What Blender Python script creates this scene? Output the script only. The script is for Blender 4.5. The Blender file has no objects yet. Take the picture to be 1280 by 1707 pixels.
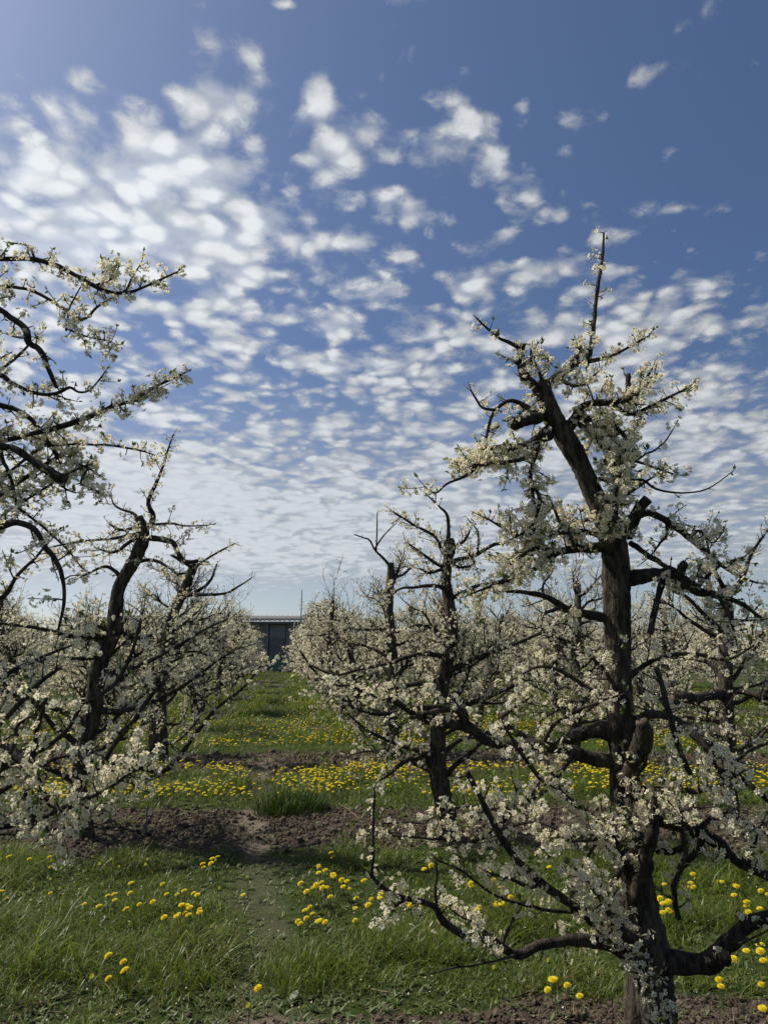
import bpy, math, numpy as np
from mathutils import Vector
R = math.radians
S = bpy.context.scene
COL = S.collection

# ------------------------------------------------------------------ camera
EYE, PITCH, FPX = 1.6, R(11.0), 1138.0
cam_d = bpy.data.cameras.new("camera"); cam = bpy.data.objects.new("camera", cam_d); COL.objects.link(cam)
cam_d.sensor_fit = 'VERTICAL'; cam_d.sensor_height = 36.0; cam_d.lens = 24.0
cam_d.clip_start = 0.05; cam_d.clip_end = 3000
cam.location = (0, 0, EYE); cam.rotation_euler = (R(90) + PITCH, 0, 0)
S.camera = cam
CP, SP = math.cos(PITCH), math.sin(PITCH)
def ray(px, py):
    xc, yc = (px - 640.0) / FPX, (853.5 - py) / FPX
    return np.array([xc, CP - yc * SP, SP + yc * CP])
def P(px, py, Y):
    d = ray(px, py); return np.array([0, 0, EYE]) + d * (Y / d[1])
def G(px, py, z=0.0):
    d = ray(px, py); return np.array([0, 0, EYE]) + d * ((z - EYE) / d[2])

# ------------------------------------------------------------------ light
SUN_AZ, SUN_EL = -71.0, 49.0          # degrees clockwise from the view axis (+Y), and above the horizon
SUN_STRENGTH, SKY_STRENGTH = 5.0, 0.075
S.view_settings.view_transform = 'Standard'; S.view_settings.look = 'None'
S.view_settings.exposure = 0.06; S.view_settings.gamma = 1.0
sd = bpy.data.lights.new("sun", 'SUN'); sd.energy = SUN_STRENGTH; sd.angle = R(0.53); sd.color = (1.0, 0.94, 0.82)
sun = bpy.data.objects.new("sun", sd); COL.objects.link(sun)
_dir = Vector((math.sin(R(SUN_AZ)) * math.cos(R(SUN_EL)), math.cos(R(SUN_AZ)) * math.cos(R(SUN_EL)), math.sin(R(SUN_EL))))
sun.rotation_euler = _dir.to_track_quat('Z', 'Y').to_euler(); sun.location = (-20, 10, 30)

# ------------------------------------------------------------------ sky with altocumulus
class NT:
    def __init__(s, tree): s.t = tree; s.n = tree.nodes; s.l = tree.links
    def node(s, typ, **kw):
        n = s.n.new(typ)
        for k, v in kw.items(): setattr(n, k, v)
        return n
    def put(s, sock, v):
        if hasattr(v, 'is_linked') or hasattr(v, 'links'): s.l.new(v, sock)
        else: sock.default_value = v
    def m(s, op, *a, clamp=False):
        n = s.node('ShaderNodeMath', operation=op, use_clamp=clamp)
        for i, v in enumerate(a): s.put(n.inputs[i], v)
        return n.outputs[0]
    def ramp(s, x, lo, hi, a=0.0, b=1.0, smooth=True):
        n = s.node('ShaderNodeMapRange', interpolation_type='SMOOTHSTEP' if smooth else 'LINEAR', clamp=True)
        for i, v in enumerate((x, lo, hi, a, b)): s.put(n.inputs[i], v)
        return n.outputs[0]
    def mix(s, f, a, b, mode='MIX'):
        n = s.node('ShaderNodeMix', data_type='RGBA', blend_type=mode)
        s.put(n.inputs[0], f); s.put(n.inputs[6], a); s.put(n.inputs[7], b)
        return n.outputs[2]
    def noise(s, vec, scale, detail=4, rough=0.5, dist=0.0, out=0):
        n = s.node('ShaderNodeTexNoise'); s.put(n.inputs['Scale'], scale); n.inputs['Detail'].default_value = detail
        n.inputs['Roughness'].default_value = rough; n.inputs['Distortion'].default_value = dist
        if vec is not None: s.l.new(vec, n.inputs['Vector'])
        return n.outputs[out]
    def comb(s, x, y, z):
        n = s.node('ShaderNodeCombineXYZ')
        for i, v in enumerate((x, y, z)): s.put(n.inputs[i], v)
        return n.outputs[0]

world = bpy.data.worlds.new("World"); S.world = world; world.use_nodes = True
T = NT(world.node_tree); T.n.clear()
out = T.node('ShaderNodeOutputWorld'); bg = T.node('ShaderNodeBackground'); bg.inputs[1].default_value = SKY_STRENGTH
T.l.new(bg.outputs[0], out.inputs[0])
sky = T.node('ShaderNodeTexSky', sky_type='NISHITA', sun_disc=False, sun_elevation=R(SUN_EL), sun_rotation=R(SUN_AZ))
sky.air_density = 1.0; sky.dust_density = 1.8; sky.ozone_density = 1.6; sky.altitude = 100
tc = T.node('ShaderNodeTexCoord'); sep = T.node('ShaderNodeSeparateXYZ'); T.l.new(tc.outputs['Generated'], sep.inputs[0])
X, Y, Z = sep.outputs
Yc = T.m('MAXIMUM', Y, 0.08); Zc = T.m('ADD', T.m('MAXIMUM', Z, 0.0), 0.15)
T.l.new(T.comb(X, Y, T.m('ADD', T.m('MULTIPLY', T.m('MAXIMUM', Z, 0.0), .93), .085)), sky.inputs[0])
A_ = T.m('DIVIDE', X, Yc); E_ = T.m('DIVIDE', Z, Yc)
pv = T.comb(T.m('DIVIDE', X, Zc), T.m('DIVIDE', Y, Zc), 0.37)
# where the cloud sheet is thick or thin: (azimuth, elevation) humps: pixel centre, half widths in pixels, amount
COV0 = .31
HUMPS = [(190, 340, 270, 150, .48), (60, 420, 200, 160, .24), (400, 450, 130, 130, .30), (310, 170, 90, 60, .22), (440, 190, 60, 90, .16),
         (580, 310, 90, 75, .26), (765, 245, 65, 70, .30), (890, 305, 60, 45, .26), (690, 480, 170, 110, .14), (500, 400, 90, 50, .12),
         (1000, 560, 260, 80, .26), (960, 720, 300, 90, .16), (1180, 740, 220, 170, .24), (680, 640, 140, 70, .22), (520, 630, 80, 40, .10),
         (400, 850, 420, 105, .62), (120, 800, 260, 160, .34), (900, 850, 300, 60, .22), (470, 540, 120, 50, .18),
         (850, 385, 70, 60, .20), (475, 8, 32, 18, .62), (425, 100, 22, 22, .40), (150, 230, 120, 60, .16), (300, 610, 160, 30, -.06), (430, 100, 40, 40, .12), (690, 60, 30, 30, .12),
         (1150, 200, 330, 230, -.42), (600, 60, 260, 90, -.50), (900, 20, 260, 90, -.4), (520, 225, 40, 60, -.10), (1230, 470, 80, 40, -.15), (60, 590, 200, 70, .16), (60, 700, 160, 80, .12), (600, 930, 700, 45, .30), (120, 60, 240, 100, -.42), (820, 100, 200, 120, -.16), (620, 720, 60, 30, -.08), (1060, 430, 260, 60, -.10)]
cov = None
for (px, py, wx, wy, amp) in HUMPS:
    d = ray(px, py); a0, e0 = d[0] / d[1], d[2] / d[1]
    da = T.m('MULTIPLY', T.m('SUBTRACT', A_, a0), FPX / wx); de = T.m('MULTIPLY', T.m('SUBTRACT', E_, e0), FPX / wy)
    g = T.m('EXPONENT', T.m('MULTIPLY', T.m('ADD', T.m('MULTIPLY', da, da), T.m('MULTIPLY', de, de)), -1.0))
    cov = T.m('MULTIPLY', g, amp) if cov is None else T.m('MULTIPLY_ADD', g, amp, cov)
warp = T.node('ShaderNodeVectorMath', operation='MULTIPLY_ADD')
T.l.new(T.noise(pv, 5.0, 4, .55, out=1), warp.inputs[0]); warp.inputs[1].default_value = (.14, .10, 0); T.l.new(pv, warp.inputs[2])
wv = warp.outputs[0]
vo = T.node('ShaderNodeTexVoronoi', feature='SMOOTH_F1'); vo.inputs['Scale'].default_value = 11.0; vo.inputs['Smoothness'].default_value = .6
T.l.new(wv, vo.inputs['Vector'])
vo2 = T.node('ShaderNodeTexVoronoi', feature='SMOOTH_F1'); vo2.inputs['Scale'].default_value = 21.0; vo2.inputs['Smoothness'].default_value = .5
T.l.new(wv, vo2.inputs['Vector'])
n1 = T.noise(wv, 7.0, 12, .64); n2 = T.noise(pv, 30.0, 10, .70, .5); nbig = T.noise(pv, 2.2, 3, .5)
puff = T.m('ADD', T.m('MULTIPLY', T.m('SUBTRACT', .50, vo.outputs['Distance']), .72), T.m('MULTIPLY', T.m('SUBTRACT', .48, vo2.outputs['Distance']), .50))
dens = T.m('ADD', T.m('MULTIPLY', T.m('SUBTRACT', n1, .5), 1.10), T.m('ADD', T.m('MULTIPLY', puff, 1.25), T.m('MULTIPLY', T.m('SUBTRACT', n2, .5), .70)))
dens = T.m('ADD', dens, T.m('MULTIPLY', T.m('SUBTRACT', nbig, .5), .5))
dens = T.m('ADD', T.m('ADD', dens, cov), COV0 - .30)
alpha = T.ramp(dens, -.07, .44)
veil = T.ramp(E_, .15, .46, .52, 0.0)
alpha = T.m('ADD', T.m('MULTIPLY', alpha, T.m('SUBTRACT', 1.0, veil)), T.m('MULTIPLY', veil, .74))
alpha = T.m('MULTIPLY', alpha, T.ramp(E_, .055, .125))
alpha = T.m('MULTIPLY', T.m('MULTIPLY', alpha, T.ramp(T.m('ADD', vo2.outputs['Distance'], T.m('MULTIPLY', T.m('SUBTRACT', n2, .5), .55)), .30, .72, 1.0, T.ramp(E_, .22, .60, .86, .50))), .95)
n3 = T.noise(wv, 13.0, 7, .62)
body = T.ramp(T.m('ADD', dens, T.m('MULTIPLY', T.m('SUBTRACT', n3, .5), 1.3)), .05, .85)
sunny = T.m('EXPONENT', T.m('MULTIPLY', T.m('ADD', T.m('POWER', T.m('MULTIPLY', T.m('ADD', A_, .50), 1.6), 2), T.m('POWER', T.m('MULTIPLY', T.m('SUBTRACT', E_, .70), 2.2), 2)), -1.0))
lum = T.m('ADD', T.ramp(body, 0, 1, .46, .68), T.m('MULTIPLY', sunny, .22))
ck = 1.0 / SKY_STRENGTH
cl = T.node('ShaderNodeVectorMath', operation='SCALE'); cl.inputs[0].default_value = (.94 * ck, .975 * ck, 1.0 * ck); T.l.new(lum, cl.inputs[3])
tint = T.mix(T.ramp(E_, .0, .30), (1.80, 1.58, 1.38, 1), (0.90, 1.01, 1.19, 1))
hs = T.mix(1.0, sky.outputs[0], tint, 'MULTIPLY')
T.l.new(T.mix(alpha, hs, cl.outputs[0]), bg.inputs[0])

# ------------------------------------------------------------------ mesh helpers
class Acc:
    """collects vertices and faces for ONE mesh"""
    def __init__(s): s.V = []; s.L = []; s.C = []; s.M = []; s.n = 0
    def add(s, V, F, mat=0):
        V = np.asarray(V, float).reshape(-1, 3); F = np.asarray(F, np.int64)
        s.V.append(V); s.L.append((F + s.n).ravel()); s.C.append(np.full(len(F), F.shape[1], np.int32)); s.M.append(np.full(len(F), mat, np.int32))
        s.n += len(V)
    def more(s, F, base, mat=0):
        F = np.asarray(F, np.int64)
        s.L.append((F + base).ravel()); s.C.append(np.full(len(F), F.shape[1], np.int32)); s.M.append(np.full(len(F), mat, np.int32))
    def mesh(s, name, mats, smooth=True):
        V = np.concatenate(s.V); L = np.concatenate(s.L); C = np.concatenate(s.C); M = np.concatenate(s.M)
        me = bpy.data.meshes.new(name)
        me.vertices.add(len(V)); me.vertices.foreach_set('co', V.astype(np.float32).ravel())
        me.loops.add(len(L)); me.loops.foreach_set('vertex_index', L.astype(np.int32))
        me.polygons.add(len(C)); st = np.zeros(len(C), np.int32); st[1:] = np.cumsum(C)[:-1]
        me.polygons.foreach_set('loop_start', st)
        for m in mats: me.materials.append(m)
        me.polygons.foreach_set('material_index', M)
        me.polygons.foreach_set('use_smooth', np.full(len(C), smooth))
        me.update(calc_edges=True); me.validate()
        return me
    def build(s, name, mats, parent=None, smooth=True, loc=None):
        o = bpy.data.objects.new(name, s.mesh(name, mats, smooth)); COL.objects.link(o)
        if loc is not None: o.location = loc
        if parent is not None: o.parent = parent
        return o
def empty(name, loc=(0, 0, 0)):
    o = bpy.data.objects.new(name, None); o.location = [float(v) for v in loc]; o.empty_display_size = .1; COL.objects.link(o); return o
def tag(o, label=None, cat=None, group=None, kind=None):
    for k, v in (('label', label), ('category', cat), ('group', group), ('kind', kind)):
        if v: o[k] = v
    return o
def copy_tree(o, parent=None):
    c = o.copy(); COL.objects.link(c); c.parent = parent
    for ch in list(o.children): copy_tree(ch, c)
    return c
def unit(v):
    v = np.asarray(v, float); return v / np.maximum(np.linalg.norm(v, axis=-1, keepdims=True), 1e-9)
def hash2(ix, iy, seed):
    h = (ix.astype(np.int64) * 374761393 + iy.astype(np.int64) * 668265263 + seed * 982451653) & 0xffffffff
    h = ((h ^ (h >> 13)) * 1274126177) & 0xffffffff
    return ((h ^ (h >> 16)) & 0xffff) / 65535.0
def vnoise(x, y, seed=0):
    x = np.asarray(x, float); y = np.asarray(y, float)
    ix, iy = np.floor(x), np.floor(y); fx, fy = x - ix, y - iy
    fx = fx * fx * (3 - 2 * fx); fy = fy * fy * (3 - 2 * fy)
    a, b, c, d = (hash2(ix + i, iy + j, seed) for j in (0, 1) for i in (0, 1))
    return (a * (1 - fx) + b * fx) * (1 - fy) + (c * (1 - fx) + d * fx) * fy
def fbm(x, y, seed=0, oct=4):
    s = 0; a = .5
    for k in range(oct): s = s + a * vnoise(x * 2 ** k, y * 2 ** k, seed + k); a *= .5
    return s
def sstep(x, a, b):
    t = np.clip((x - a) / (b - a), 0, 1); return t * t * (3 - 2 * t)

# ------------------------------------------------------------------ materials
def mat(name):
    m = bpy.data.materials.new(name); m.use_nodes = True
    t = NT(m.node_tree); b = t.n['Principled BSDF']; return m, t, b
def foliage(name, c1, c2, trans, transc, rough=.6, spec=.2):
    m, t, b = mat(name)
    g = t.node('ShaderNodeNewGeometry'); c = t.mix(g.outputs['Random Per Island'], c1 + (1,), c2 + (1,))
    t.l.new(c, b.inputs['Base Color']); b.inputs['Roughness'].default_value = rough; b.inputs['Specular IOR Level'].default_value = spec
    tr = t.node('ShaderNodeBsdfTranslucent'); t.l.new(t.mix(1.0, c, transc + (1,), 'MULTIPLY'), tr.inputs[0])
    mx = t.node('ShaderNodeMixShader'); mx.inputs[0].default_value = trans
    t.l.new(b.outputs[0], mx.inputs[1]); t.l.new(tr.outputs[0], mx.inputs[2]); t.l.new(mx.outputs[0], t.n['Material Output'].inputs[0])
    return m
M_PETAL = foliage('plum_petal', (.88, .845, .74), (.83, .76, .56), .50, (1, .97, .86), .7, .15)
M_CENTRE = foliage('plum_stamens', (.50, .46, .12), (.34, .38, .08), .3, (1, 1, .8))
M_LEAF = foliage('young_plum_leaf', (.16, .22, .05), (.09, .14, .035), .4, (1, 1, .6), .5, .3)
M_GRASS = foliage('grass_blade', (.062, .130, .013), (.19, .215, .036), .48, (1, 1, .5), .42, .45)
M_SHADEGRASS = foliage('shade_dark_grass_blade', (.028, .062, .010), (.075, .115, .018), .35, (1, 1, .5), .5, .3)  # darker copy of the grass: the tall tuft's shade side put into colour
M_WEED = foliage('weed_leaf', (.085, .13, .04), (.17, .20, .09), .3, (1, 1, .6), .5, .3)
M_RAY = foliage('dandelion_ray', (.73, .54, .012), (.74, .67, .035), .35, (1, .95, .6), .6, .15)
M_GREENRAY = foliage('half_open_dandelion', (.42, .46, .05), (.55, .52, .04), .3, (1, 1, .6))
M_DRYGRASS = foliage('dry_grass_blade', (.20, .17, .075), (.13, .14, .045), .3, (1, .95, .6), .7, .15)
M_DSTEM = foliage('dandelion_stem', (.13, .19, .05), (.10, .15, .04), .2, (1, 1, .6))
M_STRAW = foliage('dry_straw', (.30, .24, .15), (.16, .12, .08), .1, (1, .9, .7), .8, .1)
def bark(name, c1, c2, c3, bump=.5):
    m, t, b = mat(name)
    co = t.node('ShaderNodeTexCoord').outputs['Object']
    mp = t.node('ShaderNodeMapping'); t.l.new(co, mp.inputs[0]); mp.inputs['Scale'].default_value = (1, 1, .28)
    a = t.noise(mp.outputs[0], 34, 6, .65); f = t.noise(mp.outputs[0], 120, 4, .6); big = t.noise(co, 7, 4, .6)
    c = t.mix(t.ramp(a, .38, .64), c1 + (1,), c2 + (1,))
    c = t.mix(t.m('MULTIPLY', t.ramp(big, .55, .75), .55), c, c3 + (1,))
    t.l.new(c, b.inputs['Base Color']); b.inputs['Roughness'].default_value = .85; b.inputs['Specular IOR Level'].default_value = .2
    bp = t.node('ShaderNodeBump'); bp.inputs['Strength'].default_value = bump; bp.inputs['Distance'].default_value = .022
    t.l.new(t.m('ADD', a, t.m('MULTIPLY', f, .5)), bp.inputs['Height']); t.l.new(bp.outputs[0], b.inputs['Normal'])
    return m
M_BARK = bark('plum_bark', (.022, .018, .014), (.115, .092, .066), (.14, .135, .080), 1.0)
M_LIMB = bark('plum_limb_bark', (.018, .015, .012), (.070, .056, .044), (.09, .082, .056), .8)
M_TWIG = bark('plum_twig_bark', (.035, .022, .018), (.085, .055, .045), (.09, .075, .055), .2)
M_CUT = bark('pruning_cut_wood', (.06, .047, .036), (.12, .095, .07), (.05, .042, .034), .4)
def plain(name, c1, c2, scale, rough=.8, spec=.3, metal=0, bump=0):
    m, t, b = mat(name); co = t.node('ShaderNodeTexCoord').outputs['Object']
    a = t.noise(co, scale, 6, .65)
    t.l.new(t.mix(t.ramp(a, .3, .7), c1 + (1,), c2 + (1,)), b.inputs['Base Color'])
    b.inputs['Roughness'].default_value = rough; b.inputs['Specular IOR Level'].default_value = spec; b.inputs['Metallic'].default_value = metal
    if bump:
        bp = t.node('ShaderNodeBump'); bp.inputs['Strength'].default_value = bump; bp.inputs['Distance'].default_value = .02
        t.l.new(a, bp.inputs['Height']); t.l.new(bp.outputs[0], b.inputs['Normal'])
    return m
M_WALL = plain('weathered_plaster', (.15, .15, .142), (.23, .225, .21), 3, .9, .2)
M_ROOF = plain('corrugated_cement', (.20, .195, .18), (.32, .31, .29), 4, .85, .2)
M_DARKP = plain('grey_door_paint', (.10, .11, .115), (.14, .15, .155), 5, .6)
M_TEAL = plain('green_door_paint', (.06, .17, .135), (.08, .20, .16), 6, .6)
M_PANE = plain('dusty_transom_glass', (.13, .15, .165), (.17, .19, .21), 4, .35, .5)
M_METAL = plain('grey_metal', (.10, .10, .10), (.18, .18, .175), 30, .6, .4, .3)
M_SHED = plain('dark_green_boards', (.05, .065, .058), (.08, .09, .08), 6, .8)
M_CLOD = plain('soil_clod', (.058, .044, .033), (.125, .098, .074), 40, .95, .1, 0, .4)
M_HOSE = plain('black_hose', (.012, .011, .010), (.022, .020, .018), 20, .95, .05)

# ------------------------------------------------------------------ ground
SPACING, Y0 = 3.5, 6.3
ROW_LEAN = -0.155
STRIPS = [(2.86, .62), (6.52, .76), (10.0, .84)] + [(13.4 + 3.5 * k, .75) for k in range(8)]
_pp = [G(445, 1640), G(437, 1540), G(418, 1400), (G(432, 1340)), G(452, 1260), G(460, 1180), G(463, 1122)]
PATH_Y = np.array([p[1] for p in _pp]); PATH_X = np.array([p[0] for p in _pp])
def path_mask(x, y):
    px = np.interp(y, PATH_Y, PATH_X) + (vnoise(y * 1.3, y * 0, 91) - .5) * .15
    w = np.where(y > 9, .24, .20) * (.7 + .9 * vnoise(y * 1.7, y * 0 + 3, 92))
    return np.exp(-((x - px) / w) ** 2) * (1 - .55 * sstep(y, 8.5, 12))
def soil_mask(x, y):
    s = np.zeros_like(np.asarray(x, float))
    for k, (c, h) in enumerate(STRIPS):
        wob = (fbm(x * 1.3, y * 1.3, 11 + k, 4) - .46) * 1.05 + (vnoise(x * 7, y * 7, 5) - .5) * .16
        v = 1 - sstep(np.abs(y - c) + wob, h - .12, h + .14)
        if k == 0: v = v * sstep(x + (fbm(x * 2, y * 2, 19, 2) - .4) * .8, -1.0, -.35) + .35 * v * sstep(-x, 1.0, 1.4)
        if k >= 3: v = v * sstep(fbm(x * .5, y * .5, 77, 3), .36, .50) * .9
        s = np.maximum(s, v)
    return s
def ground_z(x, y):
    s = soil_mask(x, y)
    z = (fbm(x * .45, y * .45, 3, 3) - .45) * .10 + (fbm(x * 2.5, y * 2.5, 8, 3) - .45) * .04
    z = z + s * ((fbm(x * 9, y * 9, 21, 3) - .42) * .055) - path_mask(x, y) * .025
    return z * np.clip(1.0 - (np.abs(y) - 60) / 60, 0, 1)
def graded(lo, a, b, hi, step, g=1.16):
    mid = list(np.arange(a, b, step)); r = [b]; d = step
    while r[-1] < hi: d *= g; r.append(r[-1] + d)
    l = [a]; d = step
    while l[-1] > lo: d *= g; l.append(l[-1] - d)
    return np.array(l[:0:-1] + mid + r)
gx = graded(-900, -3.6, 4.2, 900, .045, 1.10); gy = graded(-60, 2.2, 9.0, 2200, .045, 1.06)
GX, GY = np.meshgrid(gx, gy); nx, ny = len(gx), len(gy)
GZ = ground_z(GX, GY)
acc = Acc()
idx = np.arange(nx * ny).reshape(ny, nx)
acc.add(np.stack([GX, GY, GZ], -1).reshape(-1, 3), np.stack([idx[:-1, :-1], idx[:-1, 1:], idx[1:, 1:], idx[1:, :-1]], -1).reshape(-1, 4))
m, t, b = mat('orchard_ground')
co = t.node('ShaderNodeTexCoord').outputs['Object']
at = t.node('ShaderNodeAttribute', attribute_name='soil'); ap = t.node('ShaderNodeAttribute', attribute_name='path')
na = t.noise(co, 2.3, 6, .65); nb = t.noise(co, 17, 8, .7); nc = t.noise(co, 70, 5, .7)
soil = t.mix(t.ramp(nb, .3, .72), (.042, .033, .025, 1), (.110, .088, .066, 1))
soil = t.mix(t.m('MULTIPLY', t.ramp(nc, .52, .75), .55), soil, (.18, .15, .115, 1))
turf = t.mix(t.ramp(nb, .3, .7), (.022, .036, .010, 1), (.055, .075, .022, 1))
turf = t.mix(t.m('MULTIPLY', t.ramp(na, .5, .75), .5), turf, (.075, .068, .034, 1))
dust = t.mix(t.ramp(nc, .3, .7), (.15, .125, .09, 1), (.25, .21, .165, 1))
sm = t.ramp(t.m('ADD', at.outputs['Fac'], t.m('MULTIPLY', t.m('SUBTRACT', nb, .5), .7)), .3, .62)
base = t.mix(sm, turf, soil)
base = t.mix(t.m('MULTIPLY', t.ramp(t.m('ADD', ap.outputs['Fac'], t.m('MULTIPLY', t.m('SUBTRACT', na, .5), 1.6)), .40, 1.0, 0, .8), t.ramp(at.outputs['Fac'], .1, .8, .30, 1.0)), base, dust)
t.l.new(base, b.inputs['Base Color']); b.inputs['Roughness'].default_value = .95; b.inputs['Specular IOR Level'].default_value = .1
bp = t.node('ShaderNodeBump'); bp.inputs['Strength'].default_value = .9; bp.inputs['Distance'].default_value = .03
t.l.new(t.m('ADD', nb, t.m('MULTIPLY', nc, .5)), bp.inputs['Height']); t.l.new(bp.outputs[0], b.inputs['Normal'])
ground = acc.build('ground', [m]); tag(ground, kind='structure')
for nm, arr in (('soil', soil_mask(GX, GY)), ('path', path_mask(GX, GY))):
    a = ground.data.attributes.new(nm, 'FLOAT', 'POINT'); a.data.foreach_set('value', arr.astype(np.float32).ravel())

# ------------------------------------------------------------------ far building
def box(acc, x0, x1, y0, y1, z0, z1, mat=0):
    V = [(x, y, z) for z in (z0, z1) for y in (y0, y1) for x in (x0, x1)]
    acc.add(V, [(0, 1, 3, 2)[::-1], (4, 5, 7, 6), (0, 1, 5, 4), (2, 3, 7, 6)[::-1], (0, 2, 6, 4)[::-1], (1, 3, 7, 5)], mat)
BY = 42.0
def bx_(px): return P(px, 1080, BY)[0]
def bz_(py): return P(460, py, BY)[2]
xl, xr = bx_(150), bx_(506)
bd = empty('farm_building', ((xl + xr) / 2, BY, 0)); OFF = np.array([(xl + xr) / 2, BY, 0])
tag(bd, 'long low dark farm building with corrugated roof across the end of the aisle', 'building')
zt = bz_(1036)
dl, dr = bx_(447), bx_(477)
def loc_box(name, m, parent, x0, x1, y0, y1, z0, z1):
    a = Acc(); box(a, x0 - OFF[0], x1 - OFF[0], y0 - OFF[1], y1 - OFF[1], z0, z1); return a.build(name, [m], parent, False)
a = Acc()
for (x0, x1, z0, z1) in ((xl, dl, -.2, zt), (dr, xr, -.2, zt), (dl, dr, bz_(1041), zt)):
    box(a, x0 - OFF[0], x1 - OFF[0], 0, .3, z0, z1)
box(a, xl - OFF[0], xl + .3 - OFF[0], .3, 6, -.2, zt); box(a, xr - .3 - OFF[0], xr - OFF[0], .3, 6, -.2, zt); box(a, xl - OFF[0], xr - OFF[0], 6.0, 6.3, -.2, zt)
a.build('wall', [M_WALL], bd, False)
# roof of wavy sheets, sloping up away from the eaves
a = Acc(); n = int((xr - xl + .8) / .04); xs = np.linspace(xl - .4, xr + .4, n) - OFF[0]; wav = .045 * np.sin(xs / .15 * math.pi)
V = []; 
for (yy, zz) in ((-.55, zt + .0), (-.55, zt + .05), (6.6, zt + .55), (6.6, zt + .5)): V.append(np.stack([xs, np.full(n, yy), zz + wav + .05], -1))
V = np.concatenate(V); i = np.arange(n - 1)
a.add(V, np.concatenate([np.stack([i + k * n, i + 1 + k * n, i + 1 + ((k + 1) % 4) * n, i + ((k + 1) % 4) * n], -1) for k in range(4)]))
a.build('roof', [M_ROOF], bd, True)
loc_box('eaves_board', M_DARKP, bd, xl - .3, xr + .3, BY - .42, BY - .36, zt - .14, zt - .02)
dr_o = loc_box('door', M_DARKP, bd, dl + .05, dr - .05, BY + .06, BY + .12, .06, bz_(1064))
loc_box('lower_panel', M_TEAL, dr_o, dl + .10, dr - .10, BY + .035, BY + .055, .10, bz_(1093))
loc_box('handle', M_METAL, dr_o, dr - .24, dr - .20, BY - .005, BY + .055, .98, 1.12)
loc_box('transom_window', M_PANE, bd, dl + .05, dr - .05, BY + .10, BY + .14, bz_(1062.5), bz_(1042))
loc_box('door_frame', M_WALL, bd, dl, dr, BY + .02, BY + .10, bz_(1064) , bz_(1062.5))
loc_box('doorstep', M_ROOF, bd, dl - .25, dr + .25, BY - .55, BY - .01, -.1, .07)
x0, x1 = bx_(503), bx_(540); OFF2 = np.array([(x0 + x1) / 2, BY + 1.5, 0])
sh = empty('shed', OFF2); tag(sh, 'small flat roofed dark green shed joined to the farm building by the mast', 'shed')
OFF = OFF2
loc_box('wall', M_SHED, sh, x0 + .15, x1, BY + .3, BY + 3.2, -.1, bz_(1027)); loc_box('roof', M_ROOF, sh, x0, x1 + .2, BY + .1, BY + 3.4, bz_(1027) + .002, bz_(1024.5))

def tube_verts(p, r, k, prof=None):
    p = np.asarray(p, float); r = np.asarray(r, float); n = len(p)
    tn = unit(np.gradient(p, axis=0)); u = np.zeros((n, 3))
    a = np.array([0, 0, 1.0]) if abs(tn[0][2]) < .9 else np.array([1.0, 0, 0])
    u0 = unit(np.cross(tn[0], a)); u[0] = u0
    for i in range(1, n):
        v = u[i - 1] - tn[i] * np.dot(u[i - 1], tn[i]); u[i] = v / max(np.linalg.norm(v), 1e-9)
    w = np.cross(tn, u)
    th = np.arange(k) / k * 2 * math.pi
    rr = r[:, None] * (np.ones((n, k)) if prof is None else prof)
    return p[:, None] + rr[..., None] * (u[:, None] * np.cos(th)[None, :, None] + w[:, None] * np.sin(th)[None, :, None]), th
_FC = {}
def tube(acc, p, r, k=6, mat=0, capmat=None, prof=None):
    V, th = tube_verts(p, r, k, prof); n = len(p)
    key = (n, k)
    if key not in _FC:
        i = np.arange(n - 1)[:, None] * k; j = np.arange(k)[None]; j2 = (j + 1) % k
        _FC[key] = np.stack([i + j, i + j2, i + k + j2, i + k + j], -1).reshape(-1, 4)
    base = acc.n
    acc.add(V.reshape(-1, 3), _FC[key], mat)
    acc.more([list(range((n - 1) * k, n * k))], base, mat if capmat is None else capmat)
    acc.more([list(range(k - 1, -1, -1))], base, mat)
def resample(p, r, step):
    """Catmull-Rom through the control points"""
    p = np.asarray(p, float); r = np.asarray(r, float)
    if len(p) == 2: p = np.array([p[0], (p[0] + p[1]) / 2, p[1]]); r = np.array([r[0], (r[0] + r[1]) / 2, r[1]])
    q = np.concatenate([[2 * p[0] - p[1]], p, [2 * p[-1] - p[-2]]]); op = []; orr = []
    for i in range(len(p) - 1):
        m = max(1, int(math.ceil(np.linalg.norm(p[i + 1] - p[i]) / step))); tt = np.arange(m)[:, None] / m
        a, b_, c, d = q[i:i + 4]
        op.append(.5 * (2 * b_ + (c - a) * tt + (2 * a - 5 * b_ + 4 * c - d) * tt ** 2 + (3 * b_ - a - 3 * c + d) * tt ** 3))
        orr.append(r[i] + (r[i + 1] - r[i]) * tt[:, 0])
    return np.concatenate(op + [p[-1:]]), np.concatenate(orr + [r[-1:]])

a = Acc(); mp_ = P(502, 1030, BY + 1.0); zt2 = P(502, 983, BY + 1.0)[2]
ma = empty('antenna_mast', (mp_[0], BY + 1.0, 0)); tag(ma, 'thin bare antenna mast rising above the roof of the farm building', 'mast')
tube(a, [(0, 0, 0), (0, 0, 2.6), (0, 0, zt2)], [.05, .045, .03], 6); a.build('pole', [M_METAL], ma)
a = Acc()
for zz, l in ((zt2 - .95, .10), (zt2 - .62, .07), (zt2 - .75, .09), (zt2 - 1.2, .13)): tube(a, [(-l, .05, zz), (0, 0, zz), (l * .7, -.05, zz + .03)], [.016] * 3, 5)
tube(a, [(.02, 0, zt2 - .7), (.02, 0, zt2 - .4), (.02, 0, zt2 - .1)], [.02] * 3, 5)
a.build('crossbar', [M_METAL], ma)

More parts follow.
